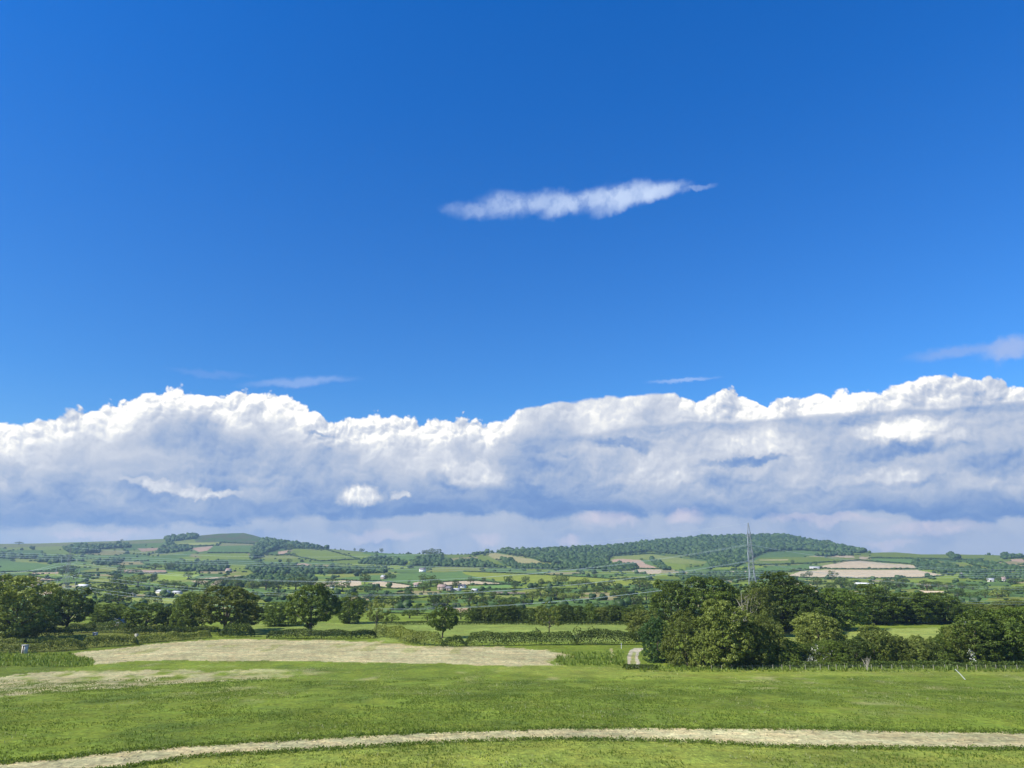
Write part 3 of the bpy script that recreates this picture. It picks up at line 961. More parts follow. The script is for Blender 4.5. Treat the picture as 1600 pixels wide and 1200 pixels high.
T(485, 992, 920, 80, 'oak1', 'dark', 'free-standing dark oak with clear trunk in the hedge above the stubble field', GL, rz=2.2)
T(545, 974, 931, 50, 'full1', 'dark', 'dark round tree right of the free-standing oak, beyond the meadow', GL)
T(588, 992, 937, 42, 'thin0', 'light', 'slender yellow-green young tree with see-through crown in the hedge', GL)
T(691, 997, 951, 44, 'oak2', 'dark', 'small dark standard tree in the hedge with its shadow on the right', GL)
T(858, 996, 946, 44, 'thin0', 'olive', 'sparse olive hedge tree between the stubble field and the tree belt', GL)
T(903, 1006, 981, 17, 'thin0', 'hedge', 'left one of two pointed saplings growing out of the hedge', 'pointed saplings in the hedge', 'sapling', 'sapling')
T(925, 1006, 981, 15, 'thin0', 'hedge', 'right one of two pointed saplings growing out of the hedge', 'pointed saplings in the hedge', 'sapling', 'sapling')
T(838, 1002, 983, 18, 'thin0', 'hedge', 'small dark sapling left of the sparse olive hedge tree', None, 'sapling', 'sapling')
# tree belt beyond the meadow
belt = [(741, 950, 26), (757, 946, 30), (776, 949, 26), (792, 944, 34), (811, 950, 24), (829, 952, 26), (846, 950, 24), (866, 950, 30), (884, 947, 26), (902, 949, 26), (921, 946, 28), (939, 951, 24), (956, 948, 28), (975, 950, 26), (994, 947, 30)]
ordw = ['first', 'second', 'third', 'fourth', 'fifth', 'sixth', 'seventh', 'eighth', 'ninth', 'tenth', 'eleventh', 'twelfth', 'thirteenth', 'fourteenth', 'fifteenth', 'sixteenth', 'seventeenth', 'eighteenth', 'nineteenth', 'twentieth']
for i, (px, tp, wd) in enumerate(belt):
    T(px, 973, tp, wd * 1.15, ['full0', 'full1', 'bush0'][i % 3], ['mid', 'olive', 'mid', 'dark', 'mid'][i % 5],
      'tree of the belt behind the green meadow, %s from its left end' % ordw[i], 'tree belt behind the meadow')
# copse on the right, back rows
T(1008, 1002, 958, 58, 'full0', 'olive', 'olive tree at the left end of the copse above the track', GC)
T(1052, 1000, 915, 72, 'oak1', 'dark', 'left one of the two tall oaks at the back of the copse', GC, Y=340)
T(1112, 1000, 910, 104, 'oak0', 'dark', 'right, broader one of the two tall oaks at the back of the copse', GC, Y=338, rz=.5)
T(1150, 1000, 925, 50, 'full1', 'olive', 'olive tree showing between the broad back oak and the pylon', GC, Y=345)
T(1190, 1000, 926, 60, 'full0', 'olive', 'loose olive tree with dead branches in front of the right pylon', GC, Y=320)
T(1226, 1005, 903, 126, 'full1', 'dark', 'tallest dark oak of the copse, just right of the pylon', GC, Y=345, rz=4.0)
T(1266, 1000, 935, 60, 'full1', 'dark', 'dark tree on the right shoulder of the tallest oak', GC, Y=330)
T(1312, 1000, 925, 80, 'full0', 'mid', 'brighter green tree between the tallest oak and the dark round oak', GC, Y=350)
T(1370, 988, 919, 92, 'full1', 'dark', 'dark round oak standing over the left end of the sunlit clearing', GC, Y=385)
T(1430, 987, 930, 88, 'full0', 'dark', 'broad dark tree over the middle of the sunlit clearing', GC, Y=390)
T(1478, 986, 931, 80, 'full1', 'dark', 'dark oak over the right end of the sunlit clearing', GC, Y=392)
T(1405, 984, 940, 46, 'full0', 'mid', 'low green tree filling in behind the clearing between two oaks', GC, Y=398)
# front of the copse
T(1029, 1034, 972, 56, 'bush1', 'blue', 'dense dark blue-green bush beside the gravel track', GC, 'bush', rz=.3)
T(1073, 1041, 964, 68, 'bush1', 'olive', 'pale olive rounded bush right of the dark blue-green bush', GC, 'bush')
T(1132, 1043, 949, 84, 'full0', 'light', 'large pale olive tree in the front row of the copse', GC)
T(1102, 1044, 990, 50, 'bush1', 'light', 'low olive bush at the foot of the large pale olive tree', GC, 'bush')
T(1174, 1042, 978, 60, 'bush0', 'olive', 'olive bush right of the large pale olive tree', GC, 'bush')
T(1202, 1041, 967, 58, 'bush1', 'light', 'pale bush in front of the tallest dark oak', GC, 'bush')
T(1282, 1030, 966, 80, 'bush0', 'light', 'pale dome-shaped bush left of the sunlit clearing', GC, 'bush', rz=1.2)
belt2 = [(1148, 1042, 1008, 50, 'mid', 'low green bush under the pale trees'), (1188, 1041, 1012, 46, 'olive', 'low olive bush left of the may tree'), (1232, 1040, 1002, 54, 'mid', 'green bush just left of the may tree'),
         (1298, 1040, 1004, 56, 'mid', 'green bush below the pale dome-shaped bush'), (1340, 1040, 1000, 56, 'hedge', 'dark green bush behind the dead sapling'),
         (1368, 1037, 984, 64, 'olive', 'taller olive bush at the left end of the sunlit clearing'), (1402, 1037, 997, 46, 'olive', 'olive bush below the middle of the clearing'),
         (1434, 1037, 998, 52, 'light', 'pale bush in front of the clearing'), (1466, 1037, 1001, 50, 'mid', 'green bush at the right end of the clearing')]
for px, b, tp, wd, mt, lb in belt2:
    o_b = T(px, b, tp, wd, 'bush0' if px % 2 else 'bush1', mt, lb, GB, 'bush')
    if px == 1434:
        PALEB = o_b
MAY = T(1262, 1040, 1010, 26, 'bush1', 'hedge', 'may tree sprinkled with white blossom in the scrub belt', GB, 'bush')
ELDER = T(1530, 1036, 962, 92, 'full1', 'mid', 'big elder bush with white flower heads, left one of the right-hand clump', GC, 'bush', 'bush')
T(1590, 1036, 958, 92, 'full0', 'mid', 'big green bush cut off by the right edge of the photo', GC, 'bush', 'bush')
T(1562, 1037, 985, 56, 'bush0', 'mid', 'lower green bush between the two big right-hand bushes', GC, 'bush')
T(1500, 1036, 985, 38, 'bush0', 'olive', 'small olive bush on the left flank of the big elder', GC, 'bush')
T(1528, 968, 944, 70, 'bush1', 'olive', 'olive thicket behind the big elder bush', 'thickets at the right edge', 'thicket', 'thicket')
T(1585, 970, 940, 70, 'bush0', 'olive', 'olive thicket behind the bush at the right edge', 'thickets at the right edge', 'thicket', 'thicket')
T(1488, 962, 948, 36, 'bush0', 'mid', 'green thicket between the dark clearing oak and the far fields', 'thickets at the right edge', 'thicket', 'thicket')


# ------------------------------------------------------------------ blossom, hedges, rough ground
def leafy(name, ps, nm, size, mat, label, cat, group=None, kind_=None, extra=None, asp=.75):
    o0 = ps.mean(0)
    vs, fs = quads(ps - o0, nm, size, rng, asp)
    return link(name, make_mesh(name, vs, fs, M[mat]), loc=tuple(o0), label=label, cat=cat, group=group, kind_=kind_)


def hedge(line, hpx, label, mat='hedge', group='hedges', dens=1.0, wid=2.6, leaf=.42, cat='hedge', name='hedge', bump=.35, end=1.0):
    pts = [at(*p) for p in line]
    P_ = np.array([(p[0], p[1]) for p in pts])
    seg = np.hypot(*np.diff(P_, axis=0).T); cum = np.concatenate([[0], np.cumsum(seg)])
    L = cum[-1]
    hm = hpx * 1.22 * P_[:, 1].mean() / F
    n = int(L * (hm * 2 + wid) * 15 * dens * (.42 / leaf)**2)
    s = rng.uniform(0, L, n)
    x = np.interp(s, cum, P_[:, 0]); y = np.interp(s, cum, P_[:, 1])
    i = np.clip(np.searchsorted(cum, s) - 1, 0, len(seg) - 1)
    tx = np.diff(P_[:, 0])[i] / seg[i]; ty = np.diff(P_[:, 1])[i] / seg[i]
    hv = hm * (1 - bump + 2 * bump * vnoise(s / (hm * 1.6), s * 0 + hm, int(L), 3)) * np.clip(np.minimum(s, L - s) / (hm * .7) + .35, .3, 1)
    th = rng.uniform(0, math.pi, n)
    wv = wid * .5 * (.8 + .5 * vnoise(s / 2.5, s * 0 + 3.3, int(L) + 5, 2))
    r_ = 1 - rng.random(n)**2 * .3
    ct, st = np.cos(th), np.sin(th)
    ex = .55
    ox = np.sign(ct) * np.abs(ct)**ex * wv * r_; oz = np.abs(st)**ex * hv * r_
    X_ = x - ty * ox; Y_ = y + tx * ox
    Z_ = height(X_, Y_) + oz
    nm = unit(np.stack([-ty * ct, tx * ct, st], -1) + .7 * rng.normal(size=(n, 3)))
    return leafy(name, np.stack([X_, Y_, Z_], -1), nm, leaf, mat, label, cat, group)


HG = 'hedges round the near fields'
hedge([(344, 996), (370, 996), (397, 995)], 17, 'dark square hedge block under the widest oak', group=HG, wid=4)
hedge([(417, 998), (440, 998), (500, 999), (550, 999), (588, 997)], 11, 'straight clipped hedge under the free-standing oak', group=HG)
hedge([(580, 995), (608, 996), (630, 1003), (650, 1008), (690, 1010)], 15, 'curving taller hedge between the slender young tree and the small dark tree', group=HG, wid=3.4, mat='rough')
hedge([(690, 1011), (726, 1010)], 13, 'short dark length of hedge in the shade right of the small dark tree', group=HG, wid=3.2)
hedge([(727, 1010), (770, 1009), (850, 1008), (900, 1008)], 15, 'long hedge along the right part of the stubble field', group=HG, wid=3)
hedge([(900, 1008), (950, 1007.5), (1008, 1007)], 16, 'hedge behind the farm track up to the copse', group=HG, wid=3)
hedge([(597, 976), (700, 976), (800, 976), (900, 976), (990, 977)], 4, 'thin dark hedge along the far side of the green meadow', group=HG, wid=2)
hedge([(1110, 1043), (1200, 1043), (1300, 1043.5), (1352, 1044)], 7, 'low clipped hedge behind the fence, left of the dead sapling', group=HG, wid=2.2)
hedge([(1358, 1044), (1450, 1044), (1530, 1044.5), (1640, 1045)], 8, 'low clipped hedge behind the fence, right of the dead sapling', group=HG, wid=2.2)
hedge([(200, 992), (260, 991), (345, 990)], 9, 'green hedge running left from the dark hedge block', group=HG, wid=3)
hedge([(100, 990), (150, 988), (205, 990)], 12, 'overgrown hedge behind the hut under the willow', group=HG, wid=5, mat='hedge', bump=.5)
hedge([(50, 998), (80, 996), (112, 994)], 11, 'shaggy dark hedge under the round dark oak', group=HG, wid=3, mat='hedge', bump=.5)
RG = 'bramble banks left of the stubble field'
hedge([(-40, 1022), (20, 1020), (80, 1018), (130, 1014)], 12, 'bright bramble bank behind the white-fronted hut', 'rough', RG, 1, 4, .4, 'bramble bank', 'bramble_bank', .45)
hedge([(125, 1013), (170, 1010), (215, 1007)], 12, 'bright bramble bank between the two small huts', 'rough', RG, 1, 4, .4, 'bramble bank', 'bramble_bank', .45)
hedge([(210, 1006), (260, 1002), (328, 997)], 9, 'bright bramble bank tapering to the left tip of the stubble field', 'rough', RG, 1, 3.4, .4, 'bramble bank', 'bramble_bank', .4)
hedge([(-40, 1007), (40, 1005), (120, 1001), (200, 998)], 6, 'upper strip of rough bramble behind the huts', 'rough', RG, 1, 7, .4, 'bramble bank', 'bramble_bank', .4)
hedge([(975, 1045.5), (996, 1045), (1028, 1047)], 5, 'low tuft of dark grass below the mouth of the farm track', 'hedge', None, 1.3, 2.4, .3, 'grass clump', 'grass_clump', .4)
hedge([(640, 1003), (660, 1000), (600, 991)], 4, 'strip of tall grass behind the curving hedge', 'rough', None, .7, 5, .4, 'grass strip', 'grass_strip', .4)


def blossom(host, px, py0, py1, wd, n, label, Yoff=-3):
    X, Yd, Z = at(px, py1)
    hh = (py1 - py0) * Yd / F; ww = wd * Yd / F
    c = rng.normal(size=(n // 12 + 1, 3)) * [.3 * ww, .22 * ww, .27 * hh]
    ps = c[rng.integers(0, len(c), n)] + rng.normal(size=(n, 3)) * .32 + [X, Yd + Yoff, Z + hh * .55]
    b = leafy('blossom', ps, unit(rng.normal(size=(n, 3))), .34, 'white', label, None, kind_='stuff')
    b.parent = host
    b.matrix_parent_inverse = Matrix.LocRotScale(host.location, host.rotation_euler, host.scale).inverted()


blossom(MAY, 1258, 1012, 1036, 26, 420, 'white may blossom spread over the may tree in the scrub belt', Yoff=-8)
blossom(ELDER, 1492, 1015, 1036, 12, 90, 'white elder blossom at the left foot of the big elder bush', Yoff=-9)
blossom(ELDER, 1495, 968, 1000, 20, 40, 'few white flower heads on the left top of the big elder bush', Yoff=-8)
blossom(PALEB, 1438, 1008, 1024, 40, 70, 'cream blossom specks on the pale bush in front of the clearing', Yoff=-7)

# ------------------------------------------------------------------ trees of the valley, individually
MIDT = '''47,905,8,7,d;46,917,7,12,m;60,930,9,12,d;142,957,17,20,d;184,948,22,42,d;135,930,12,20,m;148,933,14,22,d;180,931,20,36,d;188,898,13,11,d;178,912,12,18,d;215,916,15,22,l;196,918,14,20,l;
98,900,14,16,d;115,905,10,14,d;132,907,9,8,m;152,894,6,3,d;207,895,6,12,d;216,896,6,8,d;242,890,8,18,d;228,943,8,16,d;246,943,8,14,d;238,909,10,14,d;265,890,10,14,m;294,905,10,13,d;310,917,10,14,m;
325,918,9,14,m;340,918,10,12,d;353,915,13,20,d;370,918,12,22,m;395,920,10,20,l;415,922,14,24,d;435,923,14,22,d;462,922,16,26,d;482,918,10,14,d;417,869,5,6,d;451,880,6,8,d;453,863,11,9,m;272,919,10,16,m;
255,917,10,12,m;285,921,8,14,d;465,890,6,8,d;453,890,6,8,d;205,932,10,18,m;218,926,8,12,m;300,925,8,14,d;320,927,9,16,m;340,928,9,18,d;420,936,9,20,m;440,936,9,20,d;400,935,9,16,d;
518,917,11,16,d;544,916,9,8,d;570,913,14,14,d;535,923,12,20,m;487,918,11,14,d;555,925,8,18,d;573,925,8,18,d;590,925,7,16,d;505,922,10,26,m;605,905,7,10,d;613,904,6,12,m;639,912,5,5,d;660,910,11,12,d;672,916,14,20,d;
662,926,13,18,m;684,918,11,14,d;712,919,11,10,d;590,936,8,18,d;631,941,12,20,d;645,937,8,12,m;614,950,13,17,d;678,948,16,18,d;700,948,18,26,l;733,947,20,26,d;652,962,14,22,m;640,966,12,24,m;616,864,8,7,d;596,864,6,5,d;
565,863,5,7,d;554,862,5,3,d;676,869,10,22,d;662,867,6,6,d;735,912,9,9,d;756,911,8,7,d;795,914,12,12,d;805,918,8,11,d;821,911,9,11,d;846,915,9,9,d;857,913,5,6,d;871,914,12,13,d;883,912,11,10,d;893,915,6,9,m;
904,918,10,11,d;915,917,11,13,d;926,917,7,8,d;804,928,9,8,d;772,935,10,16,d;832,940,14,16,l;845,937,18,14,d;870,935,14,24,d;857,938,9,14,l;880,938,9,18,l;896,938,9,14,l;909,934,9,9,d;932,927,9,16,d;943,922,12,20,m;
965,928,14,16,d;976,930,10,18,m;780,946,12,22,m;800,946,11,24,m;818,945,10,20,m;756,945,12,20,m;978,908,6,12,d;1000,918,13,22,d;1010,921,12,16,m;966,936,12,20,d;990,945,14,30,d;1030,923,10,16,d;1045,922,12,20,m;
1060,918,10,18,d;1080,916,9,18,m;1100,913,7,20,d;1130,911,9,24,m;955,912,6,10,d;930,903,5,6,d;1239,882,6,6,d;1241,895,6,6,d;1242,904,4,8,d;1256,903,6,8,d;1265,902,8,9,m;1302,905,11,14,m;1277,916,12,14,d;
1298,922,10,16,d;1315,920,14,22,m;1330,922,12,16,m;1345,922,8,16,d;1362,919,8,10,m;1384,925,17,16,d;1405,921,12,24,d;1412,913,9,11,m;1449,923,13,23,d;1425,918,6,6,d;1466,920,10,14,m;1480,922,9,18,d;1497,936,14,22,d;
1504,922,10,12,d;1520,922,8,16,m;1541,909,5,7,d;1560,908,5,8,d;1585,913,8,20,d;1540,934,10,22,m;1560,935,12,24,l;1575,930,10,16,d;1592,926,9,16,m;1515,934,8,18,m;1440,936,10,18,m;1560,866,4,8,d;1394,863,3,3,d;
1480,866,3,12,d;12,906,8,14,d;14,849,4,7,d;30,850,3,12,d;190,846,3,4,d;10,915,9,16,m;28,924,8,14,d;1155,908,8,20,d;1180,900,5,10,m;1200,898,5,10,m;1215,906,6,12,d;1235,915,10,18,d;1258,922,9,16,m;
612,973,11,20,m;590,970,10,18,m;560,960,10,20,m;520,962,9,14,d;410,958,11,18,d;395,965,10,16,m;1010,938,12,22,m;1022,934,10,18,d;700,966,12,20,m;720,968,14,22,d;668,970,10,18,m;575,950,8,14,m;560,945,8,16,d;505,940,9,14,m;
480,934,8,16,d;600,945,7,10,d;860,926,6,9,d;888,927,7,10,d;912,925,7,10,m;640,927,7,11,d;708,933,6,8,d;728,932,7,10,m;752,931,7,10,d;455,905,7,12,d;470,905,7,12,d;440,904,6,10,m;520,897,6,12,d;535,897,6,10,d;555,896,6,12,d;'''
trees = []
for it in MIDT.replace('\n', '').split(';'):
    if it.strip():
        a = it.split(','); trees.append((float(a[0]), float(a[1]), float(a[2]), float(a[3]), a[4]))
TONE = {'d': ('dark', 'dark'), 'm': ('mid', 'green'), 'l': ('light', 'pale green')}
# rows of the valley, each named after something one can find in it
ZONES = [(-50, 55, 'left of the left lattice pylon'), (55, 160, 'around the left lattice pylon'), (160, 232, 'right of the left lattice pylon'), (232, 330, 'between the barns and left pale fields'),
         (330, 400, 'under the left heather hill'), (400, 484, 'above the free-standing dark oak'), (484, 566, 'round the first central pale field'), (566, 642, 'round the second central pale field'),
         (642, 702, 'below the lone white house'), (702, 772, 'right of the grey farm'), (772, 850, 'below the pale yellow hill field'), (850, 912, 'left of the pinkish hill field'), (912, 985, 'below the pinkish hill field'),
         (985, 1080, 'left above the copse'), (1080, 1225, 'behind the copse at the right pylon'), (1225, 1292, 'at the sandy fields\' left end'), (1292, 1372, 'below the two long sandy fields'),
         (1372, 1442, 'below the sandy fields\' right half'), (1442, 1512, 'at the pale strip beyond the sandy fields'), (1512, 1700, 'at the far right of the valley')]
BANDS = [(0, 875, 'high up'), (875, 908, 'at the hillfoot'), (908, 929, 'mid-valley'), (929, 2000, 'near side')]
cells = {}
for t_ in trees:
    z = next(i for i, q in enumerate(ZONES) if q[0] <= t_[0] < q[1]); b = next(i for i, q in enumerate(BANDS) if q[0] <= t_[1] < q[1])
    cells.setdefault((z, b), []).append(t_)
for (z, b), lst in sorted(cells.items()):
    lst.sort()
    for i, (px, py, hp, wp, tn) in enumerate(lst):
        X, Yd, Z = at(px, py)
        mk, tw = TONE[tn]
        shape = 'flat-topped' if wp > hp * 1.7 else ('slim' if wp < hp * .8 else 'rounded')
        pos_w = '' if len(lst) == 1 else ', ' + ordw[i] + ' from left'
        lab = '%s %s tree %s, %s%s' % (shape, tw, ZONES[z][2], BANDS[b][2], pos_w)
        me = whole_mesh(random.choice(['midA', 'midB', 'midC'] if wp < hp * 1.7 else ['midD', 'midC']), mk)
        o = link('valley_tree', me, loc=(X, Yd, Z - .2), label=lab, cat='tree', group='single trees scattered over the valley')
        o.rotation_euler = (0, 0, random.uniform(0, 6.28))
        o.scale = (wp * Yd / F * 1.2, wp * Yd / F * 1.2, hp * Yd / F * 1.15)
for i, (px, py, hp, wp) in enumerate([(682, 947, 8, 9), (694, 947, 6, 12), (714, 947, 6, 14)]):
    X, Yd, Z = at(px, py)
    o = link('hawthorn_bush', whole_mesh('midC', 'white'), loc=(X, Yd - 8, Z - .2), label='white flowering hawthorn below the grey farm, %s from the left' % ordw[i], cat='bush', group='flowering hawthorns below the grey farm')
    o.scale = (wp * Yd / F, wp * Yd / F, hp * Yd / F)


# ------------------------------------------------------------------ far woods and hedgerows: too many to count
def ico():
    t = (1 + 5**.5) / 2
    v = unit(np.array([(-1, t, 0), (1, t, 0), (-1, -t, 0), (1, -t, 0), (0, -1, t), (0, 1, t), (0, -1, -t), (0, 1, -t), (t, 0, -1), (t, 0, 1), (-t, 0, -1), (-t, 0, 1)], float))
    f_ = [(0, 11, 5), (0, 5, 1), (0, 1, 7), (0, 7, 10), (0, 10, 11), (1, 5, 9), (5, 11, 4), (11, 10, 2), (10, 7, 6), (7, 1, 8), (3, 9, 4), (3, 4, 2), (3, 2, 6), (3, 6, 8), (3, 8, 9), (4, 9, 5), (2, 4, 11), (6, 2, 10), (8, 6, 7), (9, 8, 1)]
    v = list(v); out = []; cache = {}

    def mid(a, b):
        k = (min(a, b), max(a, b))
        if k not in cache:
            cache[k] = len(v); v.append((v[a] + v[b]) / np.linalg.norm(v[a] + v[b]))
        return cache[k]
    for a, b, c in f_:
        ab, bc, ca = mid(a, b), mid(b, c), mid(c, a)
        out += [(a, ab, ca), (b, bc, ab), (c, ca, bc), (ab, bc, ca)]
    return np.array(v), np.array(out)


IV, IF_ = ico()


def blobs(name, pts, wv, hv, mat, label, cat):
    """pts (n,3) on the ground; a lumpy little crown at each"""
    n = len(pts)
    jit_ = 1 + .30 * rng.normal(size=(n, len(IV), 1)) * .6
    v = IV[None] * jit_
    v = v * np.stack([wv / 2, wv / 2, hv / 2], -1)[:, None] + [0, 0, 1] * (hv * .42)[:, None, None]
    ang = rng.uniform(0, 6.28, n); ca, sa = np.cos(ang)[:, None], np.sin(ang)[:, None]
    v = np.stack([v[..., 0] * ca - v[..., 1] * sa, v[..., 0] * sa + v[..., 1] * ca, v[..., 2]], -1) + pts[:, None]
    f_ = (IF_[None] + (np.arange(n) * len(IV))[:, None, None]).reshape(-1, 3)
    return link(name, make_mesh(name, v.reshape(-1, 3), f_, M[mat], False), label=label, cat=cat, kind_='stuff')


CT, LT = tt, None


def at_many(px, py):
    """fast version of at() by sampling the ground grid"""
    out = []
    for a, b in zip(px, py):
        t0 = (a - 800) / F * 1.0
        cy = (600 - b) / F
        t = t0 / (math.cos(PITCH) - cy * math.sin(PITCH))
        j = int(np.clip(np.searchsorted(tt, t), 1, nc - 2))
        colp = PYG[40:, j]
        k = np.nonzero(colp <= b)[0]
        if len(k) == 0:
            continue
        i = k[0] + 40
        y0, y1 = PYG[i - 1, j], PYG[i, j]
        fr = 0 if y0 == y1 else np.clip((y0 - b) / (y0 - y1), 0, 1)
        Y = YG[i - 1, j] * (1 - fr) + YG[i, j] * fr
        out.append((t * Y, Y))
    o_ = np.array(out)
    return np.column_stack([o_, height(o_[:, 0], o_[:, 1])])


WOODS = [[(738, 869), (745, 860), (800, 856), (850, 855), (900, 852), (960, 848), (1010, 842), (1060, 838), (1100, 834), (1130, 833), (1180, 832), (1220, 832), (1246, 832), (1270, 836), (1310, 840), (1346, 850), (1370, 858), (1345, 864.5), (1290, 862), (1250, 860), (1200, 862), (1184, 868), (1168, 878), (1150, 887), (1110, 885), (1106, 876), (1065, 868), (1017, 862), (955, 868), (950, 880), (900, 883), (850, 879), (836, 873), (800, 867), (776, 863), (752, 866)],
         [(257, 841), (310, 837), (305, 842), (262, 847)], [(262, 850), (300, 858), (292, 861), (250, 866), (244, 864)],
         [(412, 843), (425, 846), (450, 850), (480, 852), (518, 858), (500, 857.5), (440, 857), (415, 864), (405, 872), (392, 875), (394, 862), (400, 855)],
         [(560, 881), (575, 874), (590, 871), (610, 875), (635, 880), (630, 884)], [(641, 884), (650, 873), (672, 869), (690, 868), (694, 878), (740, 879), (765, 882), (790, 888), (700, 886)],
         [(0, 868), (57, 870.5), (57, 874), (0, 873)], [(60, 874), (100, 873), (120, 877), (90, 880), (60, 879)], [(146, 879), (195, 876), (172, 884), (150, 883)], [(100, 858), (150, 857), (155, 864), (110, 866)],
         [(345, 915), (352, 909), (380, 907), (400, 902), (490, 902), (494, 908), (440, 913), (385, 919)],
         [(1425, 878), (1445, 879), (1470, 883), (1500, 888), (1560, 894), (1500, 896), (1445, 890), (1430, 885)], [(1512, 878), (1545, 881), (1562, 885), (1600, 889), (1600, 894), (1560, 893), (1540, 886), (1515, 882)],
         [(1478, 866), (1488, 866), (1498, 873), (1488, 873)], [(1566, 868), (1600, 871), (1590, 873), (1568, 874)],
         [(262, 884), (300, 882), (352, 882), (356, 888), (350, 893), (280, 893), (262, 890)], [(385, 889), (400, 886), (440, 886), (500, 889), (600, 889), (604, 896), (490, 897), (400, 896)],
         [(105, 855), (200, 851), (206, 856), (110, 861)], [(800, 884), (860, 884), (930, 882), (990, 884), (1000, 889), (880, 890), (800, 889)], [(1060, 900), (1110, 897), (1200, 895), (1200, 905), (1100, 908), (1065, 906)],
         [(1275, 869), (1330, 865), (1332, 868), (1285, 870)], [(1015, 872), (1024, 876), (1040, 886), (1050, 891), (1038, 891), (1022, 882)], [(782, 874), (800, 880), (812, 885), (795, 885)],
         [(1500, 898), (1600, 898), (1600, 904), (1520, 906)], [(960, 884), (1000, 888), (985, 892), (950, 892)]]
wx_, wy_ = [], []
for poly in WOODS:
    x0, x1 = min(p[0] for p in poly), max(p[0] for p in poly); y0, y1 = min(p[1] for p in poly), max(p[1] for p in poly)
    n = int((x1 - x0) * (y1 - y0) * .55) + 4
    a, b = rng.uniform(x0, x1, n), rng.uniform(y0, y1, n)
    k = inpoly(a, b, poly)
    wx_.append(a[k]); wy_.append(b[k])
wx_, wy_ = np.concatenate(wx_), np.concatenate(wy_)
pw = at_many(wx_, wy_)
sz = (rng.uniform(2.4, 5.0, len(pw)) + 3.2 * rng.random(len(pw))**3) * (.7 + .7 * vnoise(pw[:, 0] / 130, pw[:, 1] / 200, 888, 2)) * pw[:, 1] / F
blobs('woodland', pw, sz * 1.15, np.minimum(sz, 22), 'farm', 'dark broadleaved woods covering the right hill and the slopes and bottoms of the valley', 'woodland')
# hedgerows follow the field boundaries
em = np.argwhere(edgemask)
pr = np.clip(.24 * np.ones(len(em)), 0, 1)
em = em[rng.random(len(em)) < pr]
hx, hy = XG[em[:, 0], em[:, 1]], YG[em[:, 0], em[:, 1]]
hz_ = ZG[em[:, 0], em[:, 1]]
keep = vnoise(hx / 90, hy / 90, 99, 2) > .30
hp_ = np.column_stack([hx, hy, hz_])[keep]
n = len(hp_)
print('hedge blobs', n, 'wood blobs', len(pw))
big = rng.random(n) < .10
h_ = np.where(big, rng.uniform(5, 10, n), rng.uniform(2.0, 4.2, n)) * np.clip(hp_[:, 1] / 1500, .75, 1.25)
w_ = np.where(big, h_ * 1.2, h_ * rng.uniform(1.3, 2.4, n))
blobs('hedgerows', hp_, w_, h_, 'farm', 'network of hedgerows with small trees between the far fields', 'hedgerows')
# boundaries traced along the light-coloured fields
lines = [[(0, 911), (15, 909), (48, 907), (92, 908)], [(4, 902), (50, 900), (92, 906)], [(298, 906), (331, 906), (380, 901)], [(320, 914), (331, 907.5), (379, 903)], [(510, 905), (565, 908), (594, 908), (644, 915), (700, 909), (745, 907), (790, 912)],
         [(560, 917), (620, 920), (690, 916), (800, 913)], [(1294, 889.2), (1360, 889.4), (1432, 889)], [(1230, 901), (1260, 903), (1340, 904), (1440, 903), (1473, 900)], [(1180, 883), (1240, 881), (1320, 877), (1344, 875.5), (1427, 882)], [(954, 869), (1017, 865), (1030, 866)],
         [(954, 888.5), (1010, 888.8), (1033, 889)], [(796, 882), (846, 882)], [(344, 848), (424, 851)], [(325, 864), (400, 864.5), (412, 870)], [(277, 854), (333, 853)], [(123, 896), (162, 895), (200, 896), (260, 896)], [(430, 868), (462, 866)], [(462, 857), (510, 859), (562, 874), (500, 877), (455, 868)],
         [(726, 893), (866, 899), (964, 905), (1070, 909)], [(95, 913), (130, 910), (190, 912), (260, 919), (330, 922)], [(206, 933.5), (345, 934.5)], [(395, 944), (480, 945)], [(560, 935), (640, 936), (700, 930), (760, 929), (830, 929)], [(700, 922), (770, 921), (900, 920)], [(480, 928), (560, 930), (640, 928)], [(520, 944), (640, 941)], [(1230, 906), (1280, 912), (1400, 912)], [(1430, 929), (1500, 926)], [(1180, 893), (1240, 893), (1290, 888)], [(0, 894), (60, 893), (110, 893)], [(900, 925), (960, 922), (1040, 925)], [(600, 958), (700, 960), (760, 960)], [(1190, 883), (1280, 880)], [(1360, 872), (1450, 873), (1530, 876)]]
lx, ly = [], []
for l_ in lines:
    for (a, b), (c, d) in zip(l_[:-1], l_[1:]):
        n = int(abs(c - a) * .9) + 2
        s = np.linspace(0, 1, n)
        lx.append(a + (c - a) * s + rng.normal(size=n) * .5); ly.append(b + (d - b) * s + rng.normal(size=n) * .12)
pl = at_many(np.concatenate(lx), np.concatenate(ly))
hh_ = rng.uniform(1.1, 2.2, len(pl)) * pl[:, 1] / F
blobs('field_hedges', pl, hh_ * 1.8, hh_, 'farm', 'dark hedges edging the pale and green fields of the valley and hills', 'hedges')


# ------------------------------------------------------------------ power line
def bars(segs, th):
    """square bars along segments; th one width or per segment"""
    ps = []
    for i, (a, b) in enumerate(segs):
        t_ = th if np.isscalar(th) else th[i]
        ps.append(tube([a, b], [t_ * .7, t_ * .7], 4))
    return join(ps)


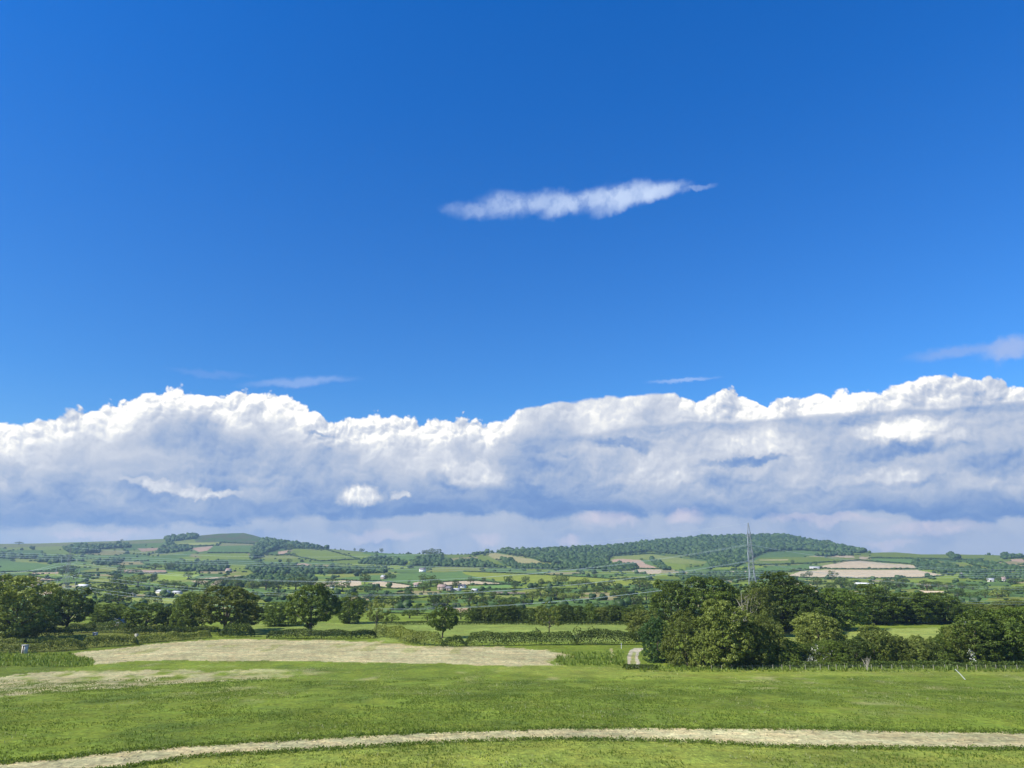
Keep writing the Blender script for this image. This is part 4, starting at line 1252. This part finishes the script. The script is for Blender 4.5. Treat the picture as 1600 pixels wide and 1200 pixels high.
def pylon_parts(kx=1.0):
    """50 m lattice suspension tower in its own frame, arms along x"""
    lv_ = [(0, 3.4), (7, 2.7), (13.5, 2.15), (19.5, 1.7), (25, 1.35), (29.5, 1.1), (33.5, .95), (37.5, .85), (41.5, .75), (45, .6), (50.5, .1)]
    main, lace = [], []
    cn = [(-1, -1), (1, -1), (1, 1), (-1, 1)]
    for (z0, w0), (z1, w1) in zip(lv_[:-1], lv_[1:]):
        for i in range(4):
            a, b = cn[i], cn[(i + 1) % 4]
            main.append(((a[0] * w0, a[1] * w0, z0), (a[0] * w1, a[1] * w1, z1)))
            lace.append(((a[0] * w0, a[1] * w0, z0), (b[0] * w1, b[1] * w1, z1)))
            lace.append(((b[0] * w0, b[1] * w0, z0), (a[0] * w1, a[1] * w1, z1)))
            lace.append(((a[0] * w1, a[1] * w1, z1), (b[0] * w1, b[1] * w1, z1)))
    arms = []
    for z, L, w_ in ((27.5, 6.6, 1.6), (35.5, 8.4, 1.25), (43.5, 5.6, .9)):
        for s in (-1, 1):
            tip = (s * L, 0, z)
            seg = []
            for yy in (-1, 1):
                seg.append(((s * w_, yy * w_, z), tip)); seg.append(((s * w_ * .85, yy * w_ * .85, z + 2.2), tip))
                for q in (.25, .5, .75):
                    pa = np.array((s * w_, yy * w_, z)) * (1 - q) + np.array(tip) * q
                    pb = np.array((s * w_ * .85, yy * w_ * .85, z + 2.2)) * (1 - q) + np.array(tip) * q
                    seg.append((pa, pb))
            arms.append((s, z, L, seg))
    return main, lace, arms


def hang(px, py_peak, Yd, rot, label):
    cx, cy, cz = ray(px, py_peak)
    X = Yd * cx / cy; zt = H + Yd * cz / cy; zb = float(height(X, Yd))
    sc = (zt - zb) / 50.5
    e = link('pylon', None, loc=(X, Yd, zb), label=label, cat='pylon', group='lattice electricity pylons')
    e.rotation_euler = (0, 0, rot)
    e.scale = (sc, sc, sc)
    main, lace, arms = pylon_parts()
    link('tower_legs', make_mesh('tower_legs', *bars(main, .19), M['steel']), e)
    link('lattice_bracing', make_mesh('lattice_bracing', *bars(lace, .06), M['steel']), e)
    tips = {}
    for s, z, L, seg in arms:
        a = link('cross_arm', make_mesh('cross_arm', *bars(seg, .11), M['steel']), e)
        zz = np.linspace(z, z - 3.9, 27)
        ii = tube([(s * L, 0, q) for q in zz], [.17 if k % 2 else .10 for k in range(27)], 8)
        link('insulator', make_mesh('insulator', *ii, M['glass_ins'], True), a)
        lx_, lz = s * L * sc, (z - 3.9) * sc
        tips[(s, z)] = (X + lx_ * math.cos(rot), Yd + lx_ * math.sin(rot), zb + lz)
    tips['peak'] = (X, Yd, zb + 50.4 * sc)
    return tips


def wire(a, b, sag, label, r=.036, group='power cables slung between the pylons'):
    a, b = np.array(a), np.array(b)
    s = np.linspace(0, 1, 60)
    p = a + (b - a) * s[:, None]; p[:, 2] -= 4 * sag * s * (1 - s)
    link('power_cable', make_mesh('power_cable', *tube(p, [r] * 60, 4), M['wire']), label=label, cat='power cable', group=group)


def pt(px, py, Yd):
    cx, cy, cz = ray(px, py)
    return (Yd * cx / cy, Yd, H + Yd * cz / cy)


tl = hang(111, 855, 410, R(62), 'lattice pylon behind the round dark oak on the left')
tr = hang(1169, 817, 372, R(64), 'taller lattice pylon rising out of the copse on the right')
LVN = {27.5: 'lowest', 35.5: 'middle', 43.5: 'top'}
offL = {(-1, 43.5): (-60, 899), (1, 43.5): (-60, 893), (-1, 35.5): (-60, 922), (1, 35.5): (-60, 926), (-1, 27.5): (-60, 946), (1, 27.5): (-60, 951)}
offR = {(-1, 43.5): (1660, 888), (1, 43.5): (1660, 892), (-1, 35.5): (1660, 916), (1, 35.5): (1660, 920), (-1, 27.5): (1660, 938), (1, 27.5): (1660, 943)}
for k in [(s, z) for z in (43.5, 35.5, 27.5) for s in (-1, 1)]:
    sd = 'near' if k[0] < 0 else 'far'
    wire(tl[k], tr[k], 13.5, '%s cable on the %s side, slung between the two pylons' % (LVN[k[1]], sd))
    wire(tl[k], pt(*offL[k], 420), 2.5, '%s cable on the %s side, running left off the photo from the left pylon' % (LVN[k[1]], sd))
    wire(tr[k], pt(*offR[k], 400), 4.5, '%s cable on the %s side, running right off the photo from the right pylon' % (LVN[k[1]], sd))
wire(tl['peak'], tr['peak'], 10, 'thin earth wire joining the peaks of the two pylons', r=.03)
for i, (y0, y1, y2) in enumerate([(861, 886.5, 897), (864.5, 889, 900), (868, 892, 903.5)]):
    a, b, c = np.array(pt(-40, y0, 560)), np.array(pt(740, y1, 600)), np.array(pt(1640, y2, 620))
    s = np.linspace(0, 1, 80)[:, None]
    p = 2 * (s - .5) * (s - 1) * a + 4 * s * (1 - s) * b + 2 * s * (s - .5) * c
    link('power_cable', make_mesh('power_cable', *tube(p, [.06] * 80, 4), M['wire']), label='%s of three long cables crossing the whole valley below the hills' % ['upper', 'middle', 'lower'][i], cat='power cable', group='three cables of the second power line')


# ------------------------------------------------------------------ buildings
def box(x0, x1, y0, y1, z0, z1):
    v = [(x0, y0, z0), (x1, y0, z0), (x1, y1, z0), (x0, y1, z0), (x0, y0, z1), (x1, y0, z1), (x1, y1, z1), (x0, y1, z1)]
    return np.array(v, float), np.array([(0, 3, 2, 1), (4, 5, 6, 7), (0, 1, 5, 4), (1, 2, 6, 5), (2, 3, 7, 6), (3, 0, 4, 7)])


def gable_roof(w_, d_, h0, rise, ov=.5, t_=.25):
    x = w_ / 2 + ov; y = d_ / 2 + ov; dr = rise * ov / (d_ / 2)
    v = []
    for s in (-1, 1):
        v += [(s * x, -y, h0 - dr), (s * x, 0, h0 + rise), (s * x, y, h0 - dr), (s * x, y, h0 - dr + t_), (s * x, 0, h0 + rise + t_), (s * x, -y, h0 - dr + t_)]
    f_ = [(0, 1, 7, 6), (1, 2, 8, 7), (2, 3, 9, 8), (3, 4, 10, 9), (4, 5, 11, 10), (5, 0, 6, 11), (0, 5, 4, 1), (1, 4, 3, 2), (6, 7, 10, 11), (7, 8, 9, 10)]
    return np.array(v, float), np.array(f_)


def house(px, py, wpx, hpx, rot, wall, roof, label, name='farmhouse', cat='house', depth=.55, group='farm buildings of the valley', win=True, chim=True):
    X, Yd, Z = at(px, py)
    w_ = wpx * Yd / F; h = hpx * Yd / F
    d_ = w_ * depth; hw = h * .60; rise = h * .40
    e = link(name, None, loc=(X, Yd, Z), label=label, cat=cat, group=group)
    e.rotation_euler = (0, 0, R(rot - 30))
    wv, wf = box(-w_ / 2, w_ / 2, -d_ / 2, d_ / 2, -1.5, hw)
    gv = np.array([(-w_ / 2, -d_ / 2, hw), (-w_ / 2, d_ / 2, hw), (-w_ / 2, 0, hw + rise * .97), (-w_ / 2, 0, hw + rise * .97), (w_ / 2, -d_ / 2, hw), (w_ / 2, d_ / 2, hw), (w_ / 2, 0, hw + rise * .97), (w_ / 2, 0, hw + rise * .97)])
    wme = join([(wv, wf), (gv, np.array([(0, 1, 2, 3), (4, 5, 6, 7)]))])
    wl = link('wall', make_mesh('wall', *wme, M[wall]), e)
    rf = link('roof', make_mesh('roof', *gable_roof(w_, d_, hw, rise), M[roof]), e)
    if win:
        nwin = max(2, int(w_ / 4))
        for k in range(nwin):
            xx = -w_ / 2 + w_ * (k + .5) / nwin
            link('window', make_mesh('window', *box(xx - .55, xx + .55, -d_ / 2 - .06, -d_ / 2 + .02, hw * .45, hw * .45 + min(1.3, hw * .4)), M['pane']), e)
        link('door', make_mesh('door', *box(-w_ * .25 - .5, -w_ * .25 + .5, -d_ / 2 - .05, -d_ / 2 + .02, 0, min(2.1, hw * .42)), M['darkwood']), e)
    else:
        link('door', make_mesh('door', *box(-w_ * .12, w_ * .12, -d_ / 2 - .05, -d_ / 2 + .02, 0, hw * .8), M['darkwood']), e)
    if chim:
        link('chimney', make_mesh('chimney', *box(w_ * .3 - .5, w_ * .3 + .5, -.4, .4, hw + rise * .5, hw + rise + 1.2), M['stone_wall']), rf)


house(660, 893.5, 9, 6.0, 12, 'white_paint', 'slate', 'lone white house above the dark green slope in mid-valley')
house(599, 905, 9, 6, -20, 'stone_wall', 'sheet', 'grey-roofed house among trees above the second pale field')
house(691, 922, 13, 8, 8, 'stone_wall', 'tile', 'largest pinkish stone farmhouse of the central farm')
house(702, 923, 11, 6.5, -15, 'stone_wall', 'slate', 'dark-roofed barn against the right of the pinkish farmhouse', 'barn', 'barn', win=False, chim=False)
house(722, 919, 11, 5.5, 5, 'white_paint', 'slate', 'white cottage right of the central farm')
house(714, 923, 11, 3.2, 0, 'sheet', 'sheet', 'long low grey shed in front of the white cottage', 'shed', 'shed', win=False, chim=False)
house(651, 917, 8, 5, 30, 'render_wall', 'tile', 'cream house at the right tip of the second pale field')
house(742, 925, 9, 4.6, -8, 'sheet', 'sheet', 'pale grey shed with rounded look right of the central farm', 'shed', 'shed', win=False, chim=False)
house(519, 919, 6, 4.5, 20, 'white_paint', 'slate', 'small white cottage under the trees of the first pale field')
house(169, 932.5, 8, 5, 10, 'white_paint', 'slate', 'white cottage between trees right of the left pylon')
house(208, 931.5, 9, 4.5, -10, 'white_paint', 'sheet', 'white low cottage left of the long barns')
house(255, 927, 22, 4.8, 4, 'render_wall', 'sheet', 'left one of the two long pale barns', 'barn', 'barn', .4, win=False, chim=False)
house(277, 928, 15, 4.2, 4, 'render_wall', 'sheet', 'right, lower one of the two long pale barns', 'barn', 'barn', .4, win=False, chim=False)
house(131, 917, 20, 3.4, 3, 'sheet', 'white_paint', 'long white-roofed shed behind the left pylon', 'shed', 'shed', .4, win=False, chim=False)
house(142, 921.5, 6, 3.5, 3, 'white_paint', 'white_paint', 'small white outbuilding below the long white-roofed shed', 'shed', 'shed', win=False, chim=False)
house(57, 917.5, 14, 5.5, 6, 'stone_wall', 'tile', 'pink-roofed farmhouse left of the left pylon above the yellow field')
house(416, 893, 9, 5.2, 0, 'render_wall', 'slate', 'cream farmhouse in the trees at the foot of the heather hill')
house(357, 893, 8, 4.5, 8, 'render_wall', 'tile', 'cream cottage at the left end of the hillfoot trees')
house(440, 891, 11, 3.5, 0, 'render_wall', 'sheet', 'pale barn right of the cream hillfoot farmhouse', 'barn', 'barn', win=False, chim=False)
house(492, 892.5, 11, 2.6, 0, 'sheet', 'white_paint', 'white-roofed shed among the trees below the hill meadows', 'shed', 'shed', win=False, chim=False)
house(395, 929, 12, 3.0, -4, 'sheet', 'sheet', 'pale long greenhouse-like shed above the widest oak', 'shed', 'shed', win=False, chim=False)
house(1273, 889.5, 14, 4.0, 6, 'render_wall', 'sheet', 'grey-roofed barn at the left tip of the upper sandy field', 'barn', 'barn', win=False, chim=False)
house(1504, 899.5, 4, 4.5, 0, 'white_paint', 'slate', 'tiny white cottage right of the sandy fields')
house(1569, 909, 5, 7, 10, 'render_wall', 'tile', 'cream upright house far right in the valley')
house(1548, 909, 9, 5, 0, 'render_wall', 'sheet', 'pale barn left of the cream upright house', 'barn', 'barn', win=False, chim=False)
house(1350, 913.5, 27, 2.6, -2, 'sheet', 'white_paint', 'very long white-roofed shed below the sandy fields', 'shed', 'shed', .25, win=False, chim=False)
house(1100, 901.5, 5, 3.6, 0, 'white_paint', 'slate', 'small white cottage at the left tip of the sandy field behind the pylon')
house(1270, 920, 10, 3.8, 0, 'white_paint', 'sheet', 'white shed showing above the bright tree of the copse', 'shed', 'shed', win=False, chim=False)
house(186, 981, 14, 13, 62, 'stone_wall', 'sheet', 'pale gable-roofed barn half hidden behind the dark tree on the left', 'barn', 'barn', .8, group=None, win=False, chim=False)


def hut(px, py, wpx, hpx, label):
    X, Yd, Z = at(px, py)
    w_ = wpx * Yd / F; h = hpx * Yd / F
    e = link('hut', None, loc=(X, Yd, Z), label=label, cat='hut', group='small huts in the bramble')
    e.rotation_euler = (0, 0, R(-32))
    t_ = .12
    link('front_panel', make_mesh('front_panel', *box(-w_ / 2, -w_ * .12, -w_ / 2 - .05, -w_ / 2 + .05, -.5, h), M['render_wall']), e)
    link('side_wall', make_mesh('side_wall', *join([box(-w_ / 2, -w_ / 2 + t_, -w_ / 2 + .05, w_ / 2, -.5, h), box(w_ / 2 - t_, w_ / 2, -w_ / 2 + .05, w_ / 2, -.5, h), box(-w_ / 2 + t_, w_ / 2 - t_, w_ / 2 - t_, w_ / 2, -.5, h)]), M['render_wall']), e)
    link('doorway', make_mesh('doorway', *box(-w_ * .12, w_ / 2 - t_, -w_ / 2 + .3, -w_ / 2 + .4, -.5, h), M['darkwood']), e)
    link('roof', make_mesh('roof', *box(-w_ * .62, w_ * .62, -w_ * .65, w_ * .6, h, h + .22), M['sheet']), e)


hut(38, 1021, 5.8, 11, 'white-fronted hut standing in the bramble bank at the far left')
hut(148, 999, 5, 9, 'pale hut with dark boards beyond the bramble bank, below the willow')
X, Yd, Z = at(215, 1004)
link('feed_bin', make_mesh('feed_bin', *box(-.55, .55, -.4, .4, -.2, 3.3), M['post']), loc=(X, Yd - 1.5, Z), label='pale upright box sticking out of the bramble right of the hut', cat='box')

# ------------------------------------------------------------------ fence, poles, dead wood
FG = 'posts of the wire fence along the low hedge'
posts = [1112, 1128, 1144, 1160, 1176, 1192, 1208, 1222, 1235, 1259, 1282, 1295, 1307, 1320, 1333, 1345, 1362, 1378, 1394, 1410, 1427, 1443, 1459, 1477, 1497, 1511, 1526, 1541, 1557, 1572, 1590, 1606]
fx = [at(p, 1046.5) for p in posts]
e = link('wire_fence', None, loc=fx[0], label='low post-and-wire fence in front of the clipped hedge on the right', cat='fence')
o0 = np.array(fx[0])
for k, p in enumerate(fx):
    q = np.array(p) - o0
    hh = 1.15 + .25 * random.random()
    v, f_ = tube([q + [0, 0, -.3], q + [random.uniform(-.08, .08), 0, hh]], [.085, .075], 6)
    cap_v, cap_f = box(q[0] - .06, q[0] + .06, q[1] - .06, q[1] + .06, q[2] + hh - .02, q[2] + hh + .02)
    link('post', make_mesh('post', *join([(v, f_), (cap_v, cap_f)]), M['post']), e)
for hgt in (.35, .75, 1.1):
    p = np.array([np.array(q) - o0 + [0, .1, hgt] for q in fx])
    link('wire', make_mesh('wire', *tube(p, [.008] * len(p), 4), M['steel']), e)
a = np.array(at(1509, 1062)); b = a + [-2.1, .3, 2.35]
link('leaning_pole', make_mesh('leaning_pole', *tube([a - [0, 0, .2], (a + b) / 2, b], [.11, .10, .09], 7), M['white_paint']), label='white pole leaning to the left in the grass before the fence', cat='pole')
a = np.array(at(971, 1013.5))
link('marker_post', make_mesh('marker_post', *tube([a, a + [0, 0, 1.9]], [.09, .08], 6), M['white_paint']), label='thin white marker post left of the gravel track', cat='post')
a = np.array(at(1003, 1043))


def branchy(px, py, hpx, seed, label, name='dead_tree', cat='dead tree', Y=None, mat='dead', thick=.012):
    X, Yd, Z = at(px, py)
    if Y: X = X * Y / Yd; Yd = Y; Z = float(height(X, Yd))
    hh = hpx * Yd / F
    rg = np.random.default_rng(seed); ps = []
    for k in range(9):
        ang = rg.uniform(0, 6.28); sp = rg.uniform(.08, .34)
        b0 = np.array([0, 0, rg.uniform(0, .3) if k else 0]) * hh
        tip = np.array([math.cos(ang) * sp, math.sin(ang) * sp, rg.uniform(.6, 1)]) * hh
        mid_ = (b0 + tip) / 2 + rg.normal(size=3) * .03 * hh
        ps.append(tube([b0, mid_, tip], [thick * hh * 1.4, thick * hh, thick * hh * .4], 5))
        for j in range(4):
            s0 = mid_ + (tip - mid_) * rg.uniform(0, .8)
            ps.append(tube([s0, s0 + rg.normal(size=3) * [.09, .09, .05] * hh + [0, 0, .08 * hh]], [thick * hh * .5, thick * hh * .2], 4))
    v, f_ = join(ps)
    return link(name, make_mesh(name, v, f_, M[mat], True), loc=(X, Yd, Z - .1), label=label, cat=cat)


branchy(1355, 1048.5, 22, 5, 'pale dead sapling standing alone before the low hedge', 'dead_sapling', 'sapling', thick=.011)
branchy(1169, 1000, 66, 9, 'pale bare branches reaching up in front of the right pylon', Y=318, thick=.008)
branchy(1148, 1000, 40, 15, 'short bare grey snag left of the bare branches at the pylon', Y=322, thick=.010)


# ------------------------------------------------------------------ grass and weeds in the foreground
def tufts(name, n, y0, y1, hgt, mat, label, cat, dens=None, blades=5, wdt=.35, seedn=1, lim=.76):
    Yt = np.sqrt(rng.uniform(y0**2, y1**2, n)); Xt = rng.uniform(-lim, lim, n) * Yt
    zt = height(Xt, Yt)
    px_, py_ = project(Xt, Yt, zt)
    ok = ~inpoly(px_, py_, [(a, b) for a, b in tr_top] + [(a, b) for a, b in tr_bot[::-1]])
    ok &= ~inpoly(px_, py_, poly_st)
    if dens is not None:
        ok &= dens(Xt, Yt, px_, py_)
    Xt, Yt, zt = Xt[ok], Yt[ok], zt[ok]
    n = len(Xt)
    s = hgt * rng.uniform(.5, 1.4, n) * (.6 + .9 * vnoise(Xt / 7, Yt / 7, 400 + seedn, 2))
    vs, = [np.zeros((n, blades, 3, 3))]
    for b in range(blades):
        a = rng.uniform(0, 6.28, n); r_ = s * wdt
        dx_, dy_ = np.cos(a), np.sin(a)
        lean = rng.uniform(.1, .9, n) * s
        wv_ = s * rng.uniform(.10, .22, n)
        vs[:, b, 0] = np.stack([Xt + dx_ * r_ * .3 - dy_ * wv_, Yt + dy_ * r_ * .3 + dx_ * wv_, zt - .03], -1)
        vs[:, b, 1] = np.stack([Xt + dx_ * r_ * .3 + dy_ * wv_, Yt + dy_ * r_ * .3 - dx_ * wv_, zt - .03], -1)
        vs[:, b, 2] = np.stack([Xt + dx_ * lean, Yt + dy_ * lean, zt + s], -1)
    v = vs.reshape(-1, 3); f_ = np.arange(len(v)).reshape(-1, 3)
    print(name, n)
    return link(name, make_mesh(name, v, f_, M[mat]), label=label, cat=cat, kind_='stuff')


M['grass'] = leafmat('meadow_grass', (.135, .200, .028), (.21, .27, .045), scale=1.2, transl=.35)
M['weeds'] = leafmat('weeds', (.100, .160, .020), (.165, .225, .032), scale=1.2, transl=.3)
M['straw'] = leafmat('dry_grass', (.33, .34, .14), (.46, .45, .24), scale=1.2, transl=.25)
tufts('grass_tufts', 110000, 66, 190, .15, 'grass', 'short green grass growing all over the big meadow', 'grass', lambda x, y, a, b: vnoise(x / 4, y / 6, 301, 3) > .42, seedn=1)
tufts('weed_patches', 52000, 80, 200, .20, 'weeds', 'darker broad-leaved weeds growing in patches in the meadow', 'weeds', lambda x, y, a, b: vnoise(x / 11, y / 13, 81 + 222, 4) + .12 * np.exp(-((b - 1125) / 25)**2) > .585, seedn=2, wdt=.5)
tufts('dry_grass_stems', 26000, 80, 260, .20, 'straw', 'pale dry grass stems and seed heads scattered in the meadow', 'grass', lambda x, y, a, b: vnoise(x / 8, y / 14, 517, 4) > .60, blades=3, seedn=3, wdt=.3)
tufts('verge_grass', 16000, 205, 262, .75, 'grass', 'long grass along the fence, the track mouth and the left verge', 'grass', lambda x, y, a, b: ((b < 1050) & (b > 1041) & (a > 1000)) | ((a < 145) & (b > 1022) & (b < 1042)) | ((a > 870) & (a < 975) & (b > 1012) & (b < 1040)), seedn=4)


def edge_weeds():
    vs = []
    xs = rng.uniform(-100, 1700, 2600)
    for poly, jit_ in ((tr_top, 1.6), (tr_bot, 1.6)):
        pyv = np.interp(xs, [p[0] for p in poly], [p[1] for p in poly]) + rng.normal(size=len(xs)) * jit_
        vs.append(np.column_stack([xs, pyv]))
    p_ = np.concatenate(vs)
    g_ = at_many(p_[:, 0], p_[:, 1])
    n = len(g_); k = 7
    c = np.repeat(g_, k, 0) + rng.normal(size=(n * k, 3)) * [.22, .22, .06] + [0, 0, .09]
    leafy('edge_weeds', c, unit(rng.normal(size=(n * k, 3)) + [0, 0, .8]), .2, 'weeds', 'small weeds creeping over both edges of the bare soil strip', 'weeds', kind_='stuff')


edge_weeds()
# clods on the bare strips
n = 26000
Yc_ = np.sqrt(rng.uniform(84**2, 320**2, n)); Xc_ = rng.uniform(-.76, .76, n) * Yc_
zc_ = height(Xc_, Yc_); pa, pb = project(Xc_, Yc_, zc_)
ok = inpoly(pa, pb, [(a, b) for a, b in tr_top] + [(a, b) for a, b in tr_bot[::-1]]) | inpoly(pa, pb, poly_st)
Xc_, Yc_, zc_ = Xc_[ok], Yc_[ok], zc_[ok]
M['clod'] = simple('soil_clods', (.36, .30, .17), .95, .05, scale=1.2, var=.35)
sz = rng.uniform(.10, .32, len(Xc_))
n = len(Xc_)
v = IV[None, :12] * (1 + .25 * rng.normal(size=(n, 12, 1)))
base_f = np.array([(0, 11, 5), (0, 5, 1), (0, 1, 7), (0, 7, 10), (0, 10, 11), (1, 5, 9), (5, 11, 4), (11, 10, 2), (10, 7, 6), (7, 1, 8), (3, 9, 4), (3, 4, 2), (3, 2, 6), (3, 6, 8), (3, 8, 9), (4, 9, 5), (2, 4, 11), (6, 2, 10), (8, 6, 7), (9, 8, 1)])
v = v * (sz[:, None, None] * [1, 1, .55]) * .5 + np.stack([Xc_, Yc_, zc_ + sz * .08], -1)[:, None]
f_ = (base_f[None] + (np.arange(n) * 12)[:, None, None]).reshape(-1, 3)
link('soil_clods', make_mesh('soil_clods', v.reshape(-1, 3), f_, M['clod']), label='pale clods and stubble lumps lying on the bare soil', cat='soil', kind_='stuff')
print('clods', n)

# ------------------------------------------------------------------ haze
hm = bpy.data.materials.new('haze'); hm.use_nodes = True
q = NT(hm.node_tree)
pv = q.n('ShaderNodeVolumePrincipled')
pv.inputs['Color'].default_value = (.56, .80, 1.0, 1)
pv.inputs['Density'].default_value = 0.000075
pv.inputs['Anisotropy'].default_value = 0.2
ho = q.n('ShaderNodeOutputMaterial')
q.t.links.new(pv.outputs[0], ho.inputs[1])
hv, hf = box(-9600, 9600, -1600, 5650, -60, 205)
link('haze', make_mesh('haze', hv, hf, hm), kind_='stuff', label='thin blue haze over the whole valley', cat='haze')
print('DONE', len(bpy.data.objects))
